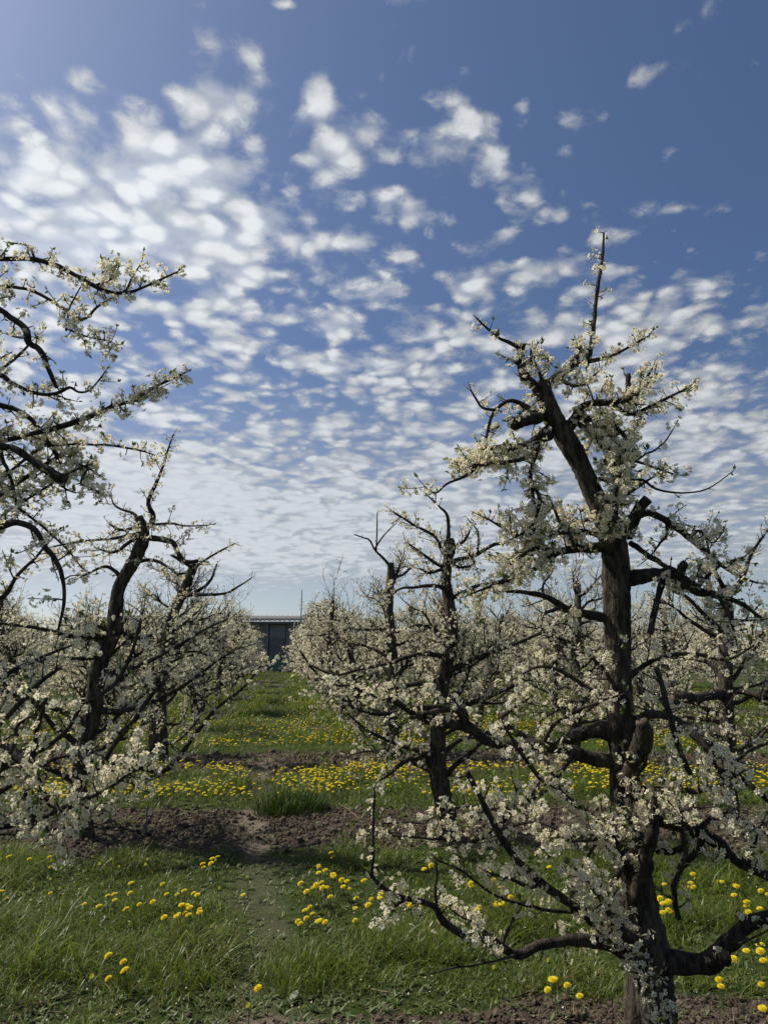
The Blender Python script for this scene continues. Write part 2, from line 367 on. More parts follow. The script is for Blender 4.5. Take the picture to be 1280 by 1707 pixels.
# ------------------------------------------------------------------ flowers and leaves as templates
def petal_flower(hi=True):
    V = []; F = []; 
    for k in range(5):
        c, s = math.cos(k * 1.2566), math.sin(k * 1.2566); b0 = len(V)
        pts = [(.10, 0, 0), (.62, .36, .20), (.97, .20, .24), (.97, -.20, .24), (.62, -.36, .20)] if hi else [(.08, 0, 0), (.66, .40, .2), (1.0, 0, .26), (.66, -.40, .2)]
        V += [(x * c - y * s, x * s + y * c, z) for x, y, z in pts]; F.append([b0 + i for i in range(len(pts))])
    return np.array(V), np.array(F)
def centre():
    V = [(0, 0, .30)] + [(.27 * math.cos(i * 1.5708), .27 * math.sin(i * 1.5708), .10 + .16 * (i % 2)) for i in range(4)] + [(0, 0, -.28)]
    F = [(0, 1 + i, 1 + (i + 1) % 4) for i in range(4)] + [(5, 1 + (i + 1) % 4, 1 + i) for i in range(4)]
    return np.array(V), np.array(F)
LEAFV = np.array([(0, 0, 0), (.40, .24, .09), (1, 0, -.05), (.40, -.24, .09), (.5, 0, 0)]); LEAFF = np.array([(0, 4, 1), (0, 3, 4), (4, 2, 1), (4, 3, 2)])
def basis(nrm, rng):
    nrm = unit(nrm); h = rng.normal(size=nrm.shape); u = unit(h - nrm * (h * nrm).sum(-1, keepdims=True)); w = np.cross(nrm, u)
    return np.stack([u, w, nrm], -1)              # columns
def scatter(acc, TV, TF, pos, B, sc, mat=0):
    N = len(pos)
    if N == 0: return
    V = np.einsum('nij,mj->nmi', B, TV) * np.asarray(sc)[:, None, None] + pos[:, None]
    acc.add(V.reshape(-1, 3), (TF[None] + (np.arange(N) * len(TV))[:, None, None]).reshape(-1, TF.shape[1]), mat)
FL_HI, FL_LO, CEN = petal_flower(True), petal_flower(False), centre()

# ------------------------------------------------------------------ plum trees
class Limb:
    """one main branch with its twigs: bark tubes, flower and leaf sites"""
    def __init__(s, rng, q):
        s.bark = Acc(); s.rng = rng; s.q = q; s.fp = []; s.fn = []; s.lp = []; s.ln = []
    def cluster(s, c, out, n, spread):
        o = s.rng.normal(size=(n, 3)); o = unit(o) * spread * s.rng.uniform(.35, 1.0, (n, 1))
        s.fp.append(c + o + unit(out) * spread * .4); s.fn.append(unit(o / spread + unit(out) * .55 + s.rng.normal(size=(n, 3)) * .25))
    def leafs(s, c, out, n):
        d = unit(unit(out) * .9 + s.rng.normal(size=(n, 3)) * .55 + np.array([0, 0, .25])); s.lp.append(np.repeat(c[None], n, 0)); s.ln.append(d)
    def twig(s, p0, d, L, r, dens, sub=True, up=.12):
        q, rng = s.q, s.rng
        n = max(3, int(L / q['seg']) + 1); pts = [np.asarray(p0, float)]; d = unit(d); st = L / (n - 1)
        for i in range(n - 1):
            d = unit(d + rng.normal(size=3) * .20 + np.array([0, 0, up * .5])); pts.append(pts[-1] + d * st)
        pts = np.array(pts); rr = np.linspace(r, max(.0011, r * .45), n)
        tube(s.bark, pts, rr, q['ktw'], 1)
        m = max(1, int(L / q['node']))
        for i in range(m):
            f = (i + rng.uniform(.2, 1)) / m
            if f < .12: continue
            k = min(n - 2, int(f * (n - 1))); c = pts[k] + (pts[k + 1] - pts[k]) * (f * (n - 1) - k)
            side = unit(rng.normal(size=3)); side = unit(side - d * np.dot(side, d))
            if rng.random() < dens * (.75 + .25 * math.sin(i * 1.7)):
                s.cluster(c + side * .010, side, rng.integers(*q['nf']), q['spr'])
            if rng.random() < q['leaf']: s.leafs(c, side + d * .8, rng.integers(1, 4))
        if rng.random() < q['leaf'] * 3.0: s.leafs(pts[-1], d, rng.integers(2, 5))
        if sub and L > .12:
            for _ in range(rng.integers(1, 2 + int(L / .11))):
                k = rng.integers(1, n - 1) if n > 2 else 1; v = unit(rng.normal(size=3))
                s.twig(pts[k], unit(v * .9 + d * .6 + np.array([0, 0, .25])), L * rng.uniform(.2, .5), r * .7, dens, False)
    def main(s, p, r, dens=.6, tl=.26, step=.085, k=9, cut=False, knob=.085, spur=1.0, bare=0.0):
        q, rng = s.q, s.rng
        p, r = resample(p, r, q['res']); n = len(p)
        amp = np.minimum(.006, r * .22)[:, None]
        wob = np.cumsum(rng.normal(size=(n, 3)), 0); wob = wob - np.linspace(0, 1, n)[:, None] * wob[-1]
        p = p + wob / max(3.0, np.abs(wob).max()) * amp * 2.2
        th = np.arange(k) / k * 2 * math.pi; ss = np.linspace(0, n * q['res'], n)
        ph = rng.uniform(0, 6.28, 4)
        prof = 1 + knob * (.5 * np.sin(2 * th[None] + ss[:, None] * 17 + ph[0]) + .5 * np.sin(3 * th[None] - ss[:, None] * 31 + ph[1]) + .6 * np.sin(ss[:, None] * 43 + ph[2]) + .5 * np.sin(ss[:, None] * 71 + ph[3] + th[None]))
        tube(s.bark, p, r, k, 0, 2 if cut else 0, prof)
        L = np.concatenate([[0], np.cumsum(np.linalg.norm(np.diff(p, axis=0), axis=1))]); tn = unit(np.gradient(p, axis=0)); tot = L[-1]
        pos = step * rng.uniform(.3, 1) + bare * tot
        while pos < tot:
            i = min(n - 1, int(np.searchsorted(L, pos))); v = rng.normal(size=3); v = unit(v - tn[i] * np.dot(v, tn[i]))
            d = unit(v + tn[i] * rng.uniform(.1, .9) + np.array([0, 0, .30]))
            s.twig(p[i] + v * r[i] * .5, d, tl * rng.uniform(.22, 1.0) ** 1.2, min(.0042, max(.0022, r[i] * .45)), dens)
            pos += step * rng.uniform(.5, 1.5)
        if not cut: s.twig(p[-1] - tn[-1] * .004, tn[-1], tl * .5, max(.0013, min(.004, r[-1] * .9)), dens)
        pos = bare * tot
        while pos < tot:                                  # spurs sitting right on the wood
            i = min(n - 1, int(np.searchsorted(L, pos)))
            if rng.random() < dens * spur * (1.0 if r[i] < .016 else .45):
                v = rng.normal(size=3); v = unit(v - tn[i] * np.dot(v, tn[i])); e = p[i] + v * (r[i] + rng.uniform(.008, .035))
                tube(s.bark, np.array([p[i] + v * r[i] * .6, (p[i] + v * r[i] * .6 + e) / 2, e]), [.003, .0026, .002], 4, 1)
                s.cluster(e, v, rng.integers(q['nf'][0] + 1, q['nf'][1] + 2), q['spr'] * 1.2)
                if rng.random() < q['leaf']: s.leafs(e, v, 2)
            pos += q['spur'] * rng.uniform(.6, 1.4)
        return p, r
    def finish(s, parent, name='branch', loc=(0, 0, 0)):
        q, rng = s.q, s.rng; off = np.asarray(loc, float)
        for i in range(len(s.bark.V)): s.bark.V[i] = s.bark.V[i] - off
        b = s.bark.build(name, [M_LIMB, M_TWIG, M_CUT], parent)
        if s.fp:
            fp = np.concatenate(s.fp) - off; fn = np.concatenate(s.fn); a = Acc(); B = basis(fn, rng); sc = rng.uniform(.80, 1.18, len(fp)) * q['fr']; B = B * np.where(rng.random(len(fp)) < .22, .55, 1.0)[:, None, None] * np.array([1, 1, 1])
            scatter(a, *(FL_HI if q['hi'] else FL_LO), fp, B, sc, 0)
            if q['cen']: scatter(a, *CEN, fp, B, sc, 1)
            a.build('blossoms', [M_PETAL, M_CENTRE], b, False); s.count = len(fp)
        if s.lp:
            lp = np.concatenate(s.lp) - off; ld = np.concatenate(s.ln); a = Acc()
            B = basis(ld, rng)[:, :, [2, 0, 1]]; scatter(a, LEAFV, LEAFF, lp, B, rng.uniform(.014, .030, len(lp)) * q.get('lf', 1), 0)
            a.build('leaves', [M_LEAF], b, True)
        return b
Q_HERO = dict(seg=.035, ktw=5, node=.017, nf=(4, 8), spr=.027, leaf=.24, res=.022, spur=.026, fr=.0118, hi=True, cen=True)
Q_MID = dict(seg=.05, ktw=4, node=.030, nf=(2, 6), spr=.025, leaf=.10, res=.04, spur=.040, fr=.0128, hi=False, cen=True)
Q_FAR = dict(seg=.09, ktw=3, node=.050, nf=(3, 5), spr=.040, leaf=.05, res=.08, spur=.09, fr=.021, hi=False, cen=False, lf=1.6)

def trunk_mesh(parent, p, r, rng, loc, k=20, res=.02, cut=True, knobs=9):
    p, r = resample(p, r, res); n = len(p); th = np.arange(k) / k * 2 * math.pi; ss = np.linspace(0, n * res, n)
    prof = np.ones((n, k)); ph = rng.uniform(0, 6.28, 6)
    prof += .05 * np.sin(3 * th[None] + 2.5 * ss[:, None] + ph[0]) + .035 * np.sin(5 * th[None] - 3 * ss[:, None] + ph[1]) + .03 * np.sin(2 * th[None] + 9 * ss[:, None] + ph[2]) + .025 * np.sin(ss[:, None] * 26 + 2 * th[None] + ph[3])
    prof += .035 * rng.normal(size=(n, k)) + .03 * rng.normal(size=k)[None]
    for _ in range(knobs):
        s0, t0, w, a = rng.uniform(.1, .98) * ss[-1], rng.uniform(0, 6.28), rng.uniform(.03, .06), rng.uniform(.15, .4)
        dt = np.abs((th - t0 + math.pi) % (2 * math.pi) - math.pi)
        prof += a * np.exp(-((ss[:, None] - s0) / w) ** 2 - (dt[None] / .45) ** 2)
    flare = np.exp(-ss / .14) * .35; prof *= (1 + flare[:, None] * (.6 + .4 * np.sin(3 * th[None] + ph[4])))
    a = Acc(); tube(a, p - np.asarray(loc, float), r, k, 0, 1 if cut else 0, prof); return a.build('trunk', [M_BARK, M_CUT], parent)

def trace(pts, ya, yb, pre=None):
    """pixel trace -> points in space between depths ya and yb, radii from the drawn widths"""
    pts = np.array(pts, float)
    L = np.concatenate([[0], np.cumsum(np.hypot(*np.diff(pts[:, :2], axis=0).T))]); f = L / L[-1]
    p = []; r = []
    for (x, y, w), t_ in zip(pts, f):
        Yd = ya + (yb - ya) * t_; d = ray(x, y); p.append(P(x, y, Yd)); r.append(max(.0014, .5 * w / FPX * (Yd / d[1])))
    if pre is not None: p.insert(0, np.asarray(pre, float)); r.insert(0, r[0] * 1.15)
    return np.array(p), np.array(r)

def traced_tree(label, base, trunk, trunkY, limbs, q, seed, group=None, trunk_pts=None, extra=0, k=20, xz=None, thin=1.0):
    rng = np.random.default_rng(seed); base = np.asarray(base, float); base[2] = 0
    root = empty('plum_tree', base); tag(root, label, 'tree', group)
    if trunk_pts is None:
        tp, tr = trace(trunk, trunkY, trunkY)
        tp[0, 2] = -.08
    else: tp, tr = np.array([p[:3] for p in trunk_pts], float), np.array([p[3] for p in trunk_pts], float)
    tr = tr * thin; trunk_mesh(root, tp, tr, rng, base, k=k)
    n = 0
    for lb in limbs:
        opt = dict(lb[3]) if len(lb) > 3 else {}
        pre = opt.pop('pre', None); subs = opt.pop('subs', [])
        L = Limb(rng, q); p, r = trace(lb[0], lb[1], lb[2], pre)
        if not opt.pop('raw', False): r = np.maximum(r, .0016)
        L.main(p, r, **opt)
        for (sp, sa, sb, so) in subs:
            p2, r2 = trace(sp, sa, sb); L.main(p2, r2, **so)
        L.finish(root, 'branch', base); n += getattr(L, 'count', 0)
    for e in range(extra):                                   # further limbs all round the trunk, as the crown has depth
        L = Limb(rng, q); free_limb(L, rng, tp, tr, e, extra, zhi=xz, dens=.46, az=rng.uniform(-.25, math.pi + .25) if e % 4 else None); L.finish(root, 'branch', base); n += getattr(L, 'count', 0)
    print('TREE', label[:40], 'flowers', n)
    return root

def free_limb(L, rng, tp, tr, e, N, zlo=.45, zhi=None, reach=1.15, dens=.62, az=None):
    P_, R_ = resample(tp, tr, .03)
    zhi = zhi or P_[-1, 2] * .96
    f = (e + rng.uniform(.2, .8)) / N; z = zlo + (zhi - zlo) * f ** 1.15
    i = int(np.argmin(np.abs(P_[:, 2] - z))); az = rng.uniform(0, 6.28) if az is None else az
    f2 = (z - zlo) / max(.1, zhi - zlo)
    ln = reach * (1.0 - .55 * f2) * rng.uniform(.7, 1.1); r0 = min(R_[i] * .5, .012 + .014 * rng.random() + .008 * (1 - f2))
    d = unit(np.array([math.cos(az), math.sin(az), rng.uniform(-.05, .45) + .25 * f2])); pts = [P_[i]]; m = 6
    for j in range(m):
        d = unit(d + rng.normal(size=3) * .18 + np.array([0, 0, .07 - .03 * j * (f2 < .5)])); pts.append(pts[-1] + d * ln / m)
    pts = np.array(pts); rr = np.linspace(r0, .0045, m + 1)
    pm, rm = L.main(pts, rr, dens=dens * rng.uniform(.35, 1.1), tl=.28, step=.07, k=7)
    for j in range(rng.integers(3, 6)):
        i2 = int(rng.uniform(.2, .9) * (len(pm) - 1)); v = unit(rng.normal(size=3)); tdir = unit(pm[min(i2 + 1, len(pm) - 1)] - pm[i2 - 1])
        d2 = unit(v * .8 + tdir * .7 + np.array([0, 0, .35])); l2 = ln * rng.uniform(.25, .5); q2 = [pm[i2]]
        for _ in range(4): d2 = unit(d2 + rng.normal(size=3) * .16 + np.array([0, 0, .06])); q2.append(q2[-1] + d2 * l2 / 4)
        L.main(np.array(q2), np.linspace(rm[i2] * .7, .003, 5), dens=dens * rng.uniform(.25, 1.15), tl=.22, step=.07, k=6)

# ------------------------------------------------------------------ the trees drawn from the photograph
TY = 3.2
HT = [(1085, 1745, 98), (1083, 1650, 90), (1079, 1580, 84), (1062, 1510, 76), (1049, 1430, 66), (1041, 1350, 56), (1037, 1240, 54), (1030, 1150, 51),
      (1028, 1060, 53), (1027, 980, 54), (1025, 925, 52), (1016, 885, 48), (1000, 845, 44), (984, 812, 38), (966, 772, 37), (942, 728, 40), (920, 692, 38), (908, 655, 31), (904, 636, 26)]
HB = dict(dens=.95, tl=.13, step=.042, spur=1.7)      # heavy blossom
MB_ = dict(dens=.60, tl=.18, step=.075)
LB = dict(dens=.28, tl=.10, step=.11, spur=.5)      # nearly bare
hero = [
 ([(905,662,22),(895,645,18),(879,628,16),(868,605,14),(867,588,12),(872,572,11)], 3.2, 3.1, dict(dens=.7, tl=.10, step=.05, cut=True)),
 ([(868,586,8),(858,575,7),(836,566,5),(812,547,4),(795,531,3)], 3.1, 3.0, dict(dens=.35, tl=.06, step=.07)),
 ([(862,606,6),(848,598,4),(839,594,3)], 3.1, 3.2, LB),
 ([(905,655,16),(918,640,16),(932,627,15),(945,613,14),(955,601,12),(966,589,9),(965,573,5)], 3.2, 3.3, dict(dens=.8, tl=.12, step=.05)),
 ([(944,615,10),(965,605,9),(985,601,8),(1012,594,6),(1030,587,5),(1052,576,4),(1082,559,2.5)], 3.28, 3.45, dict(dens=.62, tl=.11, step=.06)),
 ([(978,602,8),(984,585,8),(990,535,7),(994,493,6.5),(1000,455,6),(1004,425,5),(1006,388,3)], 3.3, 3.35, dict(dens=.5, tl=.022, step=.055, spur=.9)),
 ([(905,640,7),(895,615,6),(886,598,5),(884,580,3)], 3.2, 3.15, dict(dens=.8, tl=.09, step=.05)),
 ([(940,722,22),(955,702,19),(975,678,15),(996,670,12),(1027,672,10),(1052,660,8),(1070,640,5),(1086,616,3)], 3.2, 3.15, dict(dens=.95, tl=.14, step=.04, spur=1.5,
   subs=[([(1020,674,8),(1050,690,7),(1085,676,6),(1117,660,5),(1146,646,3)], 3.17, 3.0, dict(dens=.95, tl=.10, step=.035, spur=1.6)),
         ([(1046,664,9),(1046,642,9),(1046,624,9)], 3.15, 3.15, dict(dens=.5, tl=.05, step=.08, cut=True)),
         ([(990,672,4),(985,655,3),(978,640,2.5),(970,628,2)], 3.2, 3.3, LB)])),
 ([(968,690,10),(995,705,9),(1022,730,8),(1035,765,7),(1030,800,6),(1025,835,5),(1030,870,3)], 3.2, 3.05, dict(dens=1.0, tl=.15, step=.035, spur=1.8)),
 ([(975,700,7),(1000,740,6),(1025,775,5),(1040,800,3)], 3.2, 3.0, dict(dens=.95, tl=.14, step=.04, spur=1.6)),
 ([(905,692,18),(888,688,15),(865,672,8),(845,670,6),(823,688,6),(813,714,5.5),(810,740,5),(816,768,4),(827,770,3),(835,755,2)], 3.2, 3.0, dict(dens=.55, tl=.11, step=.06)),
 ([(825,684,5),(804,679,4),(795,666,4),(786,653,3)], 3.04, 3.0, LB),
 ([(905,690,24),(880,700,20),(858,706,20),(850,698,14)], 3.2, 3.05, dict(dens=.6, tl=.08, step=.05, cut=True)),
 ([(914,722,26),(895,735,20),(881,742,16),(854,748,13),(822,750,11),(801,766,8),(781,790,6),(745,807,4),(726,822,3),(708,811,2.2)], 3.2, 2.95, dict(dens=.42, tl=.12, step=.07,
   subs=[([(852,748,7),(835,755,6),(805,768,5),(775,780,3)], 3.07, 3.12, HB), ([(870,745,7),(850,770,5),(820,772,4),(790,760,3)], 3.1, 3.2, dict(dens=.8, tl=.13, step=.05))])),
 ([(893,742,10),(890,765,8),(884,800,7),(890,835,6),(896,872,5),(878,900,3)], 3.15, 2.95, dict(dens=.95, tl=.14, step=.04, spur=1.5)),
 ([(1003,895,9),(980,888,8),(954,885,7),(930,890,6),(913,895,4)], 3.2, 3.05, MB_),
 ([(1004,912,20),(985,914,17),(963,914,15),(926,921,12),(900,912,9),(878,903,8),(850,888,6),(828,874,4),(809,863,3)], 3.2, 2.9, dict(dens=.8, tl=.14, step=.045, spur=1.3,
   subs=[([(958,912,8),(954,905,8),(945,887,6.5),(930,866,5.5),(926,855,5),(917,833,3)], 3.06, 3.1, LB),
         ([(926,888,5),(945,870,4),(960,850,3)], 3.05, 3.2, LB)])),
 ([(930,921,9),(905,938,8),(880,955,7),(848,968,6),(815,978,5),(785,990,3)], 3.0, 2.75, dict(dens=.95, tl=.14, step=.04, spur=1.5)),
 ([(1012,1032,18),(990,1028,16),(967,1023,14),(940,1014,12),(913,998,10),(881,989,8),(845,986,5)], 3.2, 2.85, dict(dens=.12, tl=.12, step=.14, spur=.2,
   subs=[([(935,1012,7),(920,1017,6),(909,1021,5)], 2.95, 2.9, dict(dens=.05, tl=.05, step=.2, cut=True)), ([(905,995,5),(905,975,4),(915,960,3)], 2.9, 3.0, LB)])),
 ([(1045,892,26),(1056,872,22),(1066,850,19),(1079,831,17)], 3.2, 3.05, dict(dens=.15, tl=.08, step=.1, cut=True, spur=.3)),
 ([(1060,862,12),(1085,856,12),(1108,865,12),(1135,883,11),(1162,905,10),(1178,920,9),(1192,934,7),(1230,960,5),(1262,972,3)], 3.12, 3.0, dict(dens=.45, tl=.17, step=.075,
   subs=[([(1108,866,5),(1112,890,5),(1100,905,4),(1085,925,3)], 3.07, 3.2, MB_), ([(1150,895,6),(1165,885,4),(1185,905,3),(1200,893,2.5)], 3.05, 2.9, HB)])),
 ([(1050,905,10),(1068,918,9),(1085,930,9),(1104,942,8),(1124,950,8)], 3.2, 3.0, LB),
 ([(1042,966,26),(1060,962,25),(1076,960,24),(1095,958,24),(1112,958,25),(1128,966,28),(1143,974,24),(1160,985,16),(1195,992,11),(1232,1005,8),(1268,1030,5)], 3.2, 2.85, dict(dens=.6, tl=.16, step=.08, bare=.35,
   subs=[([(1128,962,16),(1136,948,15),(1143,938,13)], 3.02, 3.0, dict(dens=.6, tl=.1, step=.06, cut=True)),
         ([(1104,962,12),(1100,985,11),(1092,1020,10.5),(1083,1056,10)], 3.05, 3.0, dict(dens=.1, tl=.08, step=.12, cut=True, spur=.2)),
         ([(1160,984,8),(1180,960,6),(1205,940,5),(1238,930,3)], 2.98, 2.8, HB), ([(1195,992,7),(1215,1030,5),(1225,1065,3)], 2.9, 2.85, HB)])),
 ([(985,798,7),(1010,800,6),(1040,800,5),(1071,801,4.5),(1094,816,4),(1139,822,3),(1180,814,2.5),(1221,786,1.6)], 3.2, 3.05, dict(dens=.06, tl=.03, step=.07, spur=.1)),
 ([(1000,770,6),(1035,765,5.5),(1060,770,5),(1085,778,4),(1121,790,3)], 3.15, 3.0, dict(dens=.6, tl=.12, step=.06, subs=[([(1060,768,4),(1076,757,3.5),(1090,751,3),(1108,735,2.5),(1121,716,2)], 3.08, 3.1, LB)])),
 ([(1003,830,9),(1030,830,7),(1055,815,6),(1080,800,4),(1098,790,2.5)], 3.2, 3.3, dict(dens=.75, tl=.14, step=.05)),
 ([(1000,850,10),(985,862,8),(965,868,6),(940,872,4)], 3.2, 3.3, dict(dens=.8, tl=.16, step=.05)),
 ([(960,705,9),(1000,735,8),(1032,770,7),(1030,805,6),(1022,840,4)], 3.2, 3.1, dict(dens=1.0, tl=.15, step=.032, spur=2.0)),
 ([(1000,700,8),(1030,715,7),(1045,740,6),(1035,775,4)], 3.15, 2.98, dict(dens=1.0, tl=.14, step=.032, spur=2.0)),
 ([(1010,835,8),(1020,850,7),(1022,870,5),(1020,885,3)], 3.1, 3.0, dict(dens=1.0, tl=.12, step=.03, spur=2.0)),
 ([(1035,672,7),(1060,660,6),(1075,645,5),(1085,630,3)], 3.1, 3.0, dict(dens=1.0, tl=.11, step=.03, spur=2.0)),
 ([(925,622,8),(950,640,7),(975,640,5),(990,625,3)], 3.1, 3.0, dict(dens=1.0, tl=.10, step=.032, spur=1.8)),
 ([(868,610,7),(885,600,6),(900,590,4),(915,600,3)], 3.08, 3.0, dict(dens=1.0, tl=.10, step=.032, spur=1.8)),
 ([(900,740,8),(870,765,7),(840,770,6),(805,775,5),(770,772,3)], 3.1, 3.0, dict(dens=.95, tl=.14, step=.036, spur=1.7)),
 ([(885,800,7),(900,835,6),(890,870,5),(870,890,4),(850,900,3)], 3.05, 2.95, dict(dens=1.0, tl=.15, step=.032, spur=1.8)),
 ([(925,921,8),(895,915,7),(870,925,6),(850,940,5),(830,955,3)], 3.0, 2.85, dict(dens=1.0, tl=.16, step=.034, spur=1.8)),
 # lower part
 ([(1036,1268,26),(1010,1268,22),(985,1262,22),(959,1252,22),(930,1244,20),(890,1238,19),(845,1238,18),(808,1230,16),(778,1208,20),(745,1204,15),(723,1203,14),(687,1187,12),(660,1170,10),(622,1158,7),(580,1142,4)], 3.2, 3.05, dict(dens=.34, tl=.19, step=.08, bare=.25,
   subs=[([(775,1205,16),(768,1188,18),(757,1181,14),(735,1183,9),(700,1192,7),(672,1205,6),(650,1240,4),(645,1265,3)], 3.1, 3.0, dict(dens=.5, tl=.16, step=.08)),
         ([(905,1240,8),(920,1212,7),(958,1186,6),(998,1170,5),(1030,1160,4)], 3.15, 2.95, dict(dens=.5, tl=.13, step=.08)),
         ([(905,1240,7),(915,1275,6),(930,1310,5),(945,1330,4)], 3.15, 3.0, LB)])),
 ([(1030,1222,40),(1005,1218,30),(980,1222,24),(950,1232,20),(915,1243,17),(880,1232,14),(852,1215,12),(835,1200,9),(850,1185,6),(880,1165,4)], 3.2, 3.4, dict(dens=.35, tl=.17, step=.09, bare=.35)),
 ([(1040,1570,30),(1010,1552,20),(990,1540,17),(950,1508,15),(905,1475,14),(860,1430,12),(830,1385,11),(800,1325,9.5),(778,1285,8.5)], 3.15, 2.75, dict(dens=.36, tl=.14, step=.07, cut=True,
   subs=[([(950,1508,10),(960,1470,8),(975,1440,6),(990,1410,4)], 3.0, 2.9, HB), ([(905,1475,8),(880,1480,6),(850,1465,5),(815,1455,3)], 2.92, 2.85, HB), ([(830,1385,6),(855,1375,5),(890,1370,4),(920,1380,3)], 2.85, 2.75, HB)])),
 ([(1075,1600,40),(1040,1588,28),(1010,1575,23),(960,1568,19),(925,1571,17),(895,1578,16),(862,1592,14),(838,1580,14),(815,1565,14),(770,1555,12.5),(738,1533,12),(725,1512,11),(705,1503,10),(680,1497,9),(655,1490,8),(635,1476,7),(619,1460,6)], 3.2, 2.75, dict(dens=.42, tl=.11, step=.06,
   subs=[([(619,1461,6),(621,1420,5.5),(622,1370,5),(624,1318,4)], 2.75, 2.72, dict(dens=.35, tl=.05, step=.05)),
         ([(727,1513,5),(725,1480,5),(728,1460,4.5),(726,1438,4)], 2.85, 2.85, dict(dens=.2, tl=.04, step=.08)),
         ([(836,1578,6),(848,1545,5),(860,1525,4)], 2.92, 2.9, LB),
         ([(858,1592,5),(830,1600,4),(790,1608,3.5),(755,1613,3),(718,1623,2)], 2.95, 2.85, dict(dens=.08, tl=.05, step=.15, spur=.1)),
         ([(830,1576,5),(800,1545,4),(770,1530,3.5),(750,1515,3)], 2.92, 3.0, HB),
         ([(680,1497,5),(660,1510,4),(648,1530,3)], 2.8, 2.75, HB)])),
 ([(1100,1600,52),(1122,1602,38),(1155,1606,34),(1178,1603,34),(1195,1590,30),(1222,1566,26),(1247,1544,24),(1280,1528,22),(1335,1500,18),(1400,1440,12),(1450,1390,7)], 3.15, 2.7, dict(dens=.3, tl=.13, step=.11, spur=.25,
   subs=[([(1180,1603,22),(1205,1598,20),(1210,1592,16)], 3.03, 2.95, dict(dens=.1, tl=.06, step=.2, cut=True)), ([(1215,1573,5),(1235,1572,4),(1262,1560,3),(1285,1548,2)], 2.95, 2.9, LB)])),
 ([(1045,1350,26),(1075,1360,20),(1102,1369,19),(1137,1378,20),(1167,1387,20),(1197,1404,20),(1221,1428,19),(1247,1444,17),(1280,1462,15),(1330,1482,12),(1390,1490,8)], 3.2, 2.75, dict(dens=.45, tl=.16, step=.08, spur=.6,
   subs=[([(1172,1396,12),(1160,1420,10),(1143,1440,10),(1130,1458,10),(1122,1480,9.5),(1126,1506,9),(1131,1532,8)], 3.0, 3.1, dict(dens=.5, tl=.12, step=.06, cut=True, spur=.8)),
         ([(1132,1450,9),(1142,1425,8),(1137,1395,7),(1133,1350,5),(1128,1310,4)], 2.98, 2.95, LB),
         ([(1245,1442,8),(1255,1410,6),(1265,1380,4)], 2.88, 2.8, HB)])),
 ([(1150,1290,9),(1128,1238,10),(1117,1194,10),(1105,1149,9.5),(1093,1112,9)], 2.8, 2.75, dict(dens=.55, tl=.12, step=.06, cut=True)),
 ([(1046,1210,18),(1090,1190,14),(1135,1206,12),(1167,1235,12),(1197,1262,12),(1227,1292,11),(1271,1328,9),(1310,1365,6)], 3.2, 2.8, dict(dens=.45, tl=.17, step=.08,
   subs=[([(1197,1289,6),(1227,1268,6),(1250,1250,5),(1285,1237,4)], 2.9, 2.8, LB)])),
 ([(1040,1300,30),(1058,1270,32),(1070,1240,32),(1073,1212,28),(1068,1202,22)], 3.15, 3.0, dict(dens=.1, tl=.06, step=.15, cut=True, spur=.2)),
 ([(1050,1325,18),(1060,1295,12),(1050,1272,11),(1042,1250,10),(1043,1236,9)], 3.1, 2.95, dict(dens=.3, tl=.06, step=.08, cut=True)),
 ([(1045,1310,22),(1070,1315,14),(1095,1316,13),(1125,1312,11),(1160,1318,8),(1200,1308,5),(1230,1290,3)], 3.15, 2.75, dict(dens=1.0, tl=.16, step=.035, spur=1.6)),
 ([(1045,1335,14),(1060,1360,12),(1030,1380,10),(1000,1395,8),(965,1402,5),(935,1398,3)], 3.1, 2.75, dict(dens=1.0, tl=.14, step=.04, spur=1.5)),
 ([(1052,1345,12),(1090,1340,10),(1130,1350,8),(1175,1345,5)], 3.1, 2.7, dict(dens=.9, tl=.15, step=.04, spur=1.5)),
 ([(1060,1535,26),(1056,1505,24),(1066,1480,23),(1076,1445,22),(1083,1405,21),(1086,1368,18),(1090,1330,10)], 3.15, 2.85, dict(dens=.35, tl=.1, step=.08, spur=.6, bare=.3)),
 ([(1052,1450,14),(1038,1418,11),(1012,1383,10),(975,1350,9),(940,1325,8.5),(900,1295,8),(865,1250,7),(840,1210,4)], 3.15, 2.85, dict(dens=.5, tl=.13, step=.07)),
 ([(1075,1575,20),(1050,1560,14),(1020,1530,12),(1000,1500,10),(985,1480,7),(965,1455,4)], 3.1, 2.75, dict(dens=1.0, tl=.14, step=.035, spur=1.7)),
 ([(1078,1590,14),(1062,1600,11),(1070,1625,9),(1092,1650,7),(1098,1680,4)], 3.1, 2.8, dict(dens=1.0, tl=.10, step=.04, spur=1.5)),
 ([(1040,1440,10),(990,1510,8),(930,1520,6),(868,1508,5),(820,1490,4),(768,1451,3.5),(729,1434,3)], 3.15, 2.85, dict(dens=.35, tl=.10, step=.07)),
 ([(960,1250,10),(925,1300,8),(880,1340,7),(830,1350,6),(770,1345,4),(730,1360,3)], 3.1, 3.0, dict(dens=.75, tl=.17, step=.06)),
 ([(905,1300,8),(850,1360,7),(800,1400,6),(740,1400,5),(680,1395,4),(620,1390,3)], 2.95, 2.9, dict(dens=.6, tl=.15, step=.06)),
 ([(1030,1180,10),(985,1150,8),(940,1120,7),(900,1110,5),(860,1130,3)], 3.2, 3.3, dict(dens=.5, tl=.2, step=.07)),
 ([(1045,1130,10),(1090,1100,8),(1150,1090,7),(1210,1100,5),(1250,1080,3)], 3.2, 3.3, dict(dens=.5, tl=.2, step=.07)),
 ([(1060,1400,12),(1120,1420,10),(1190,1360,8),(1240,1370,6),(1290,1400,3)], 3.15, 2.9, dict(dens=.8, tl=.18, step=.06)),
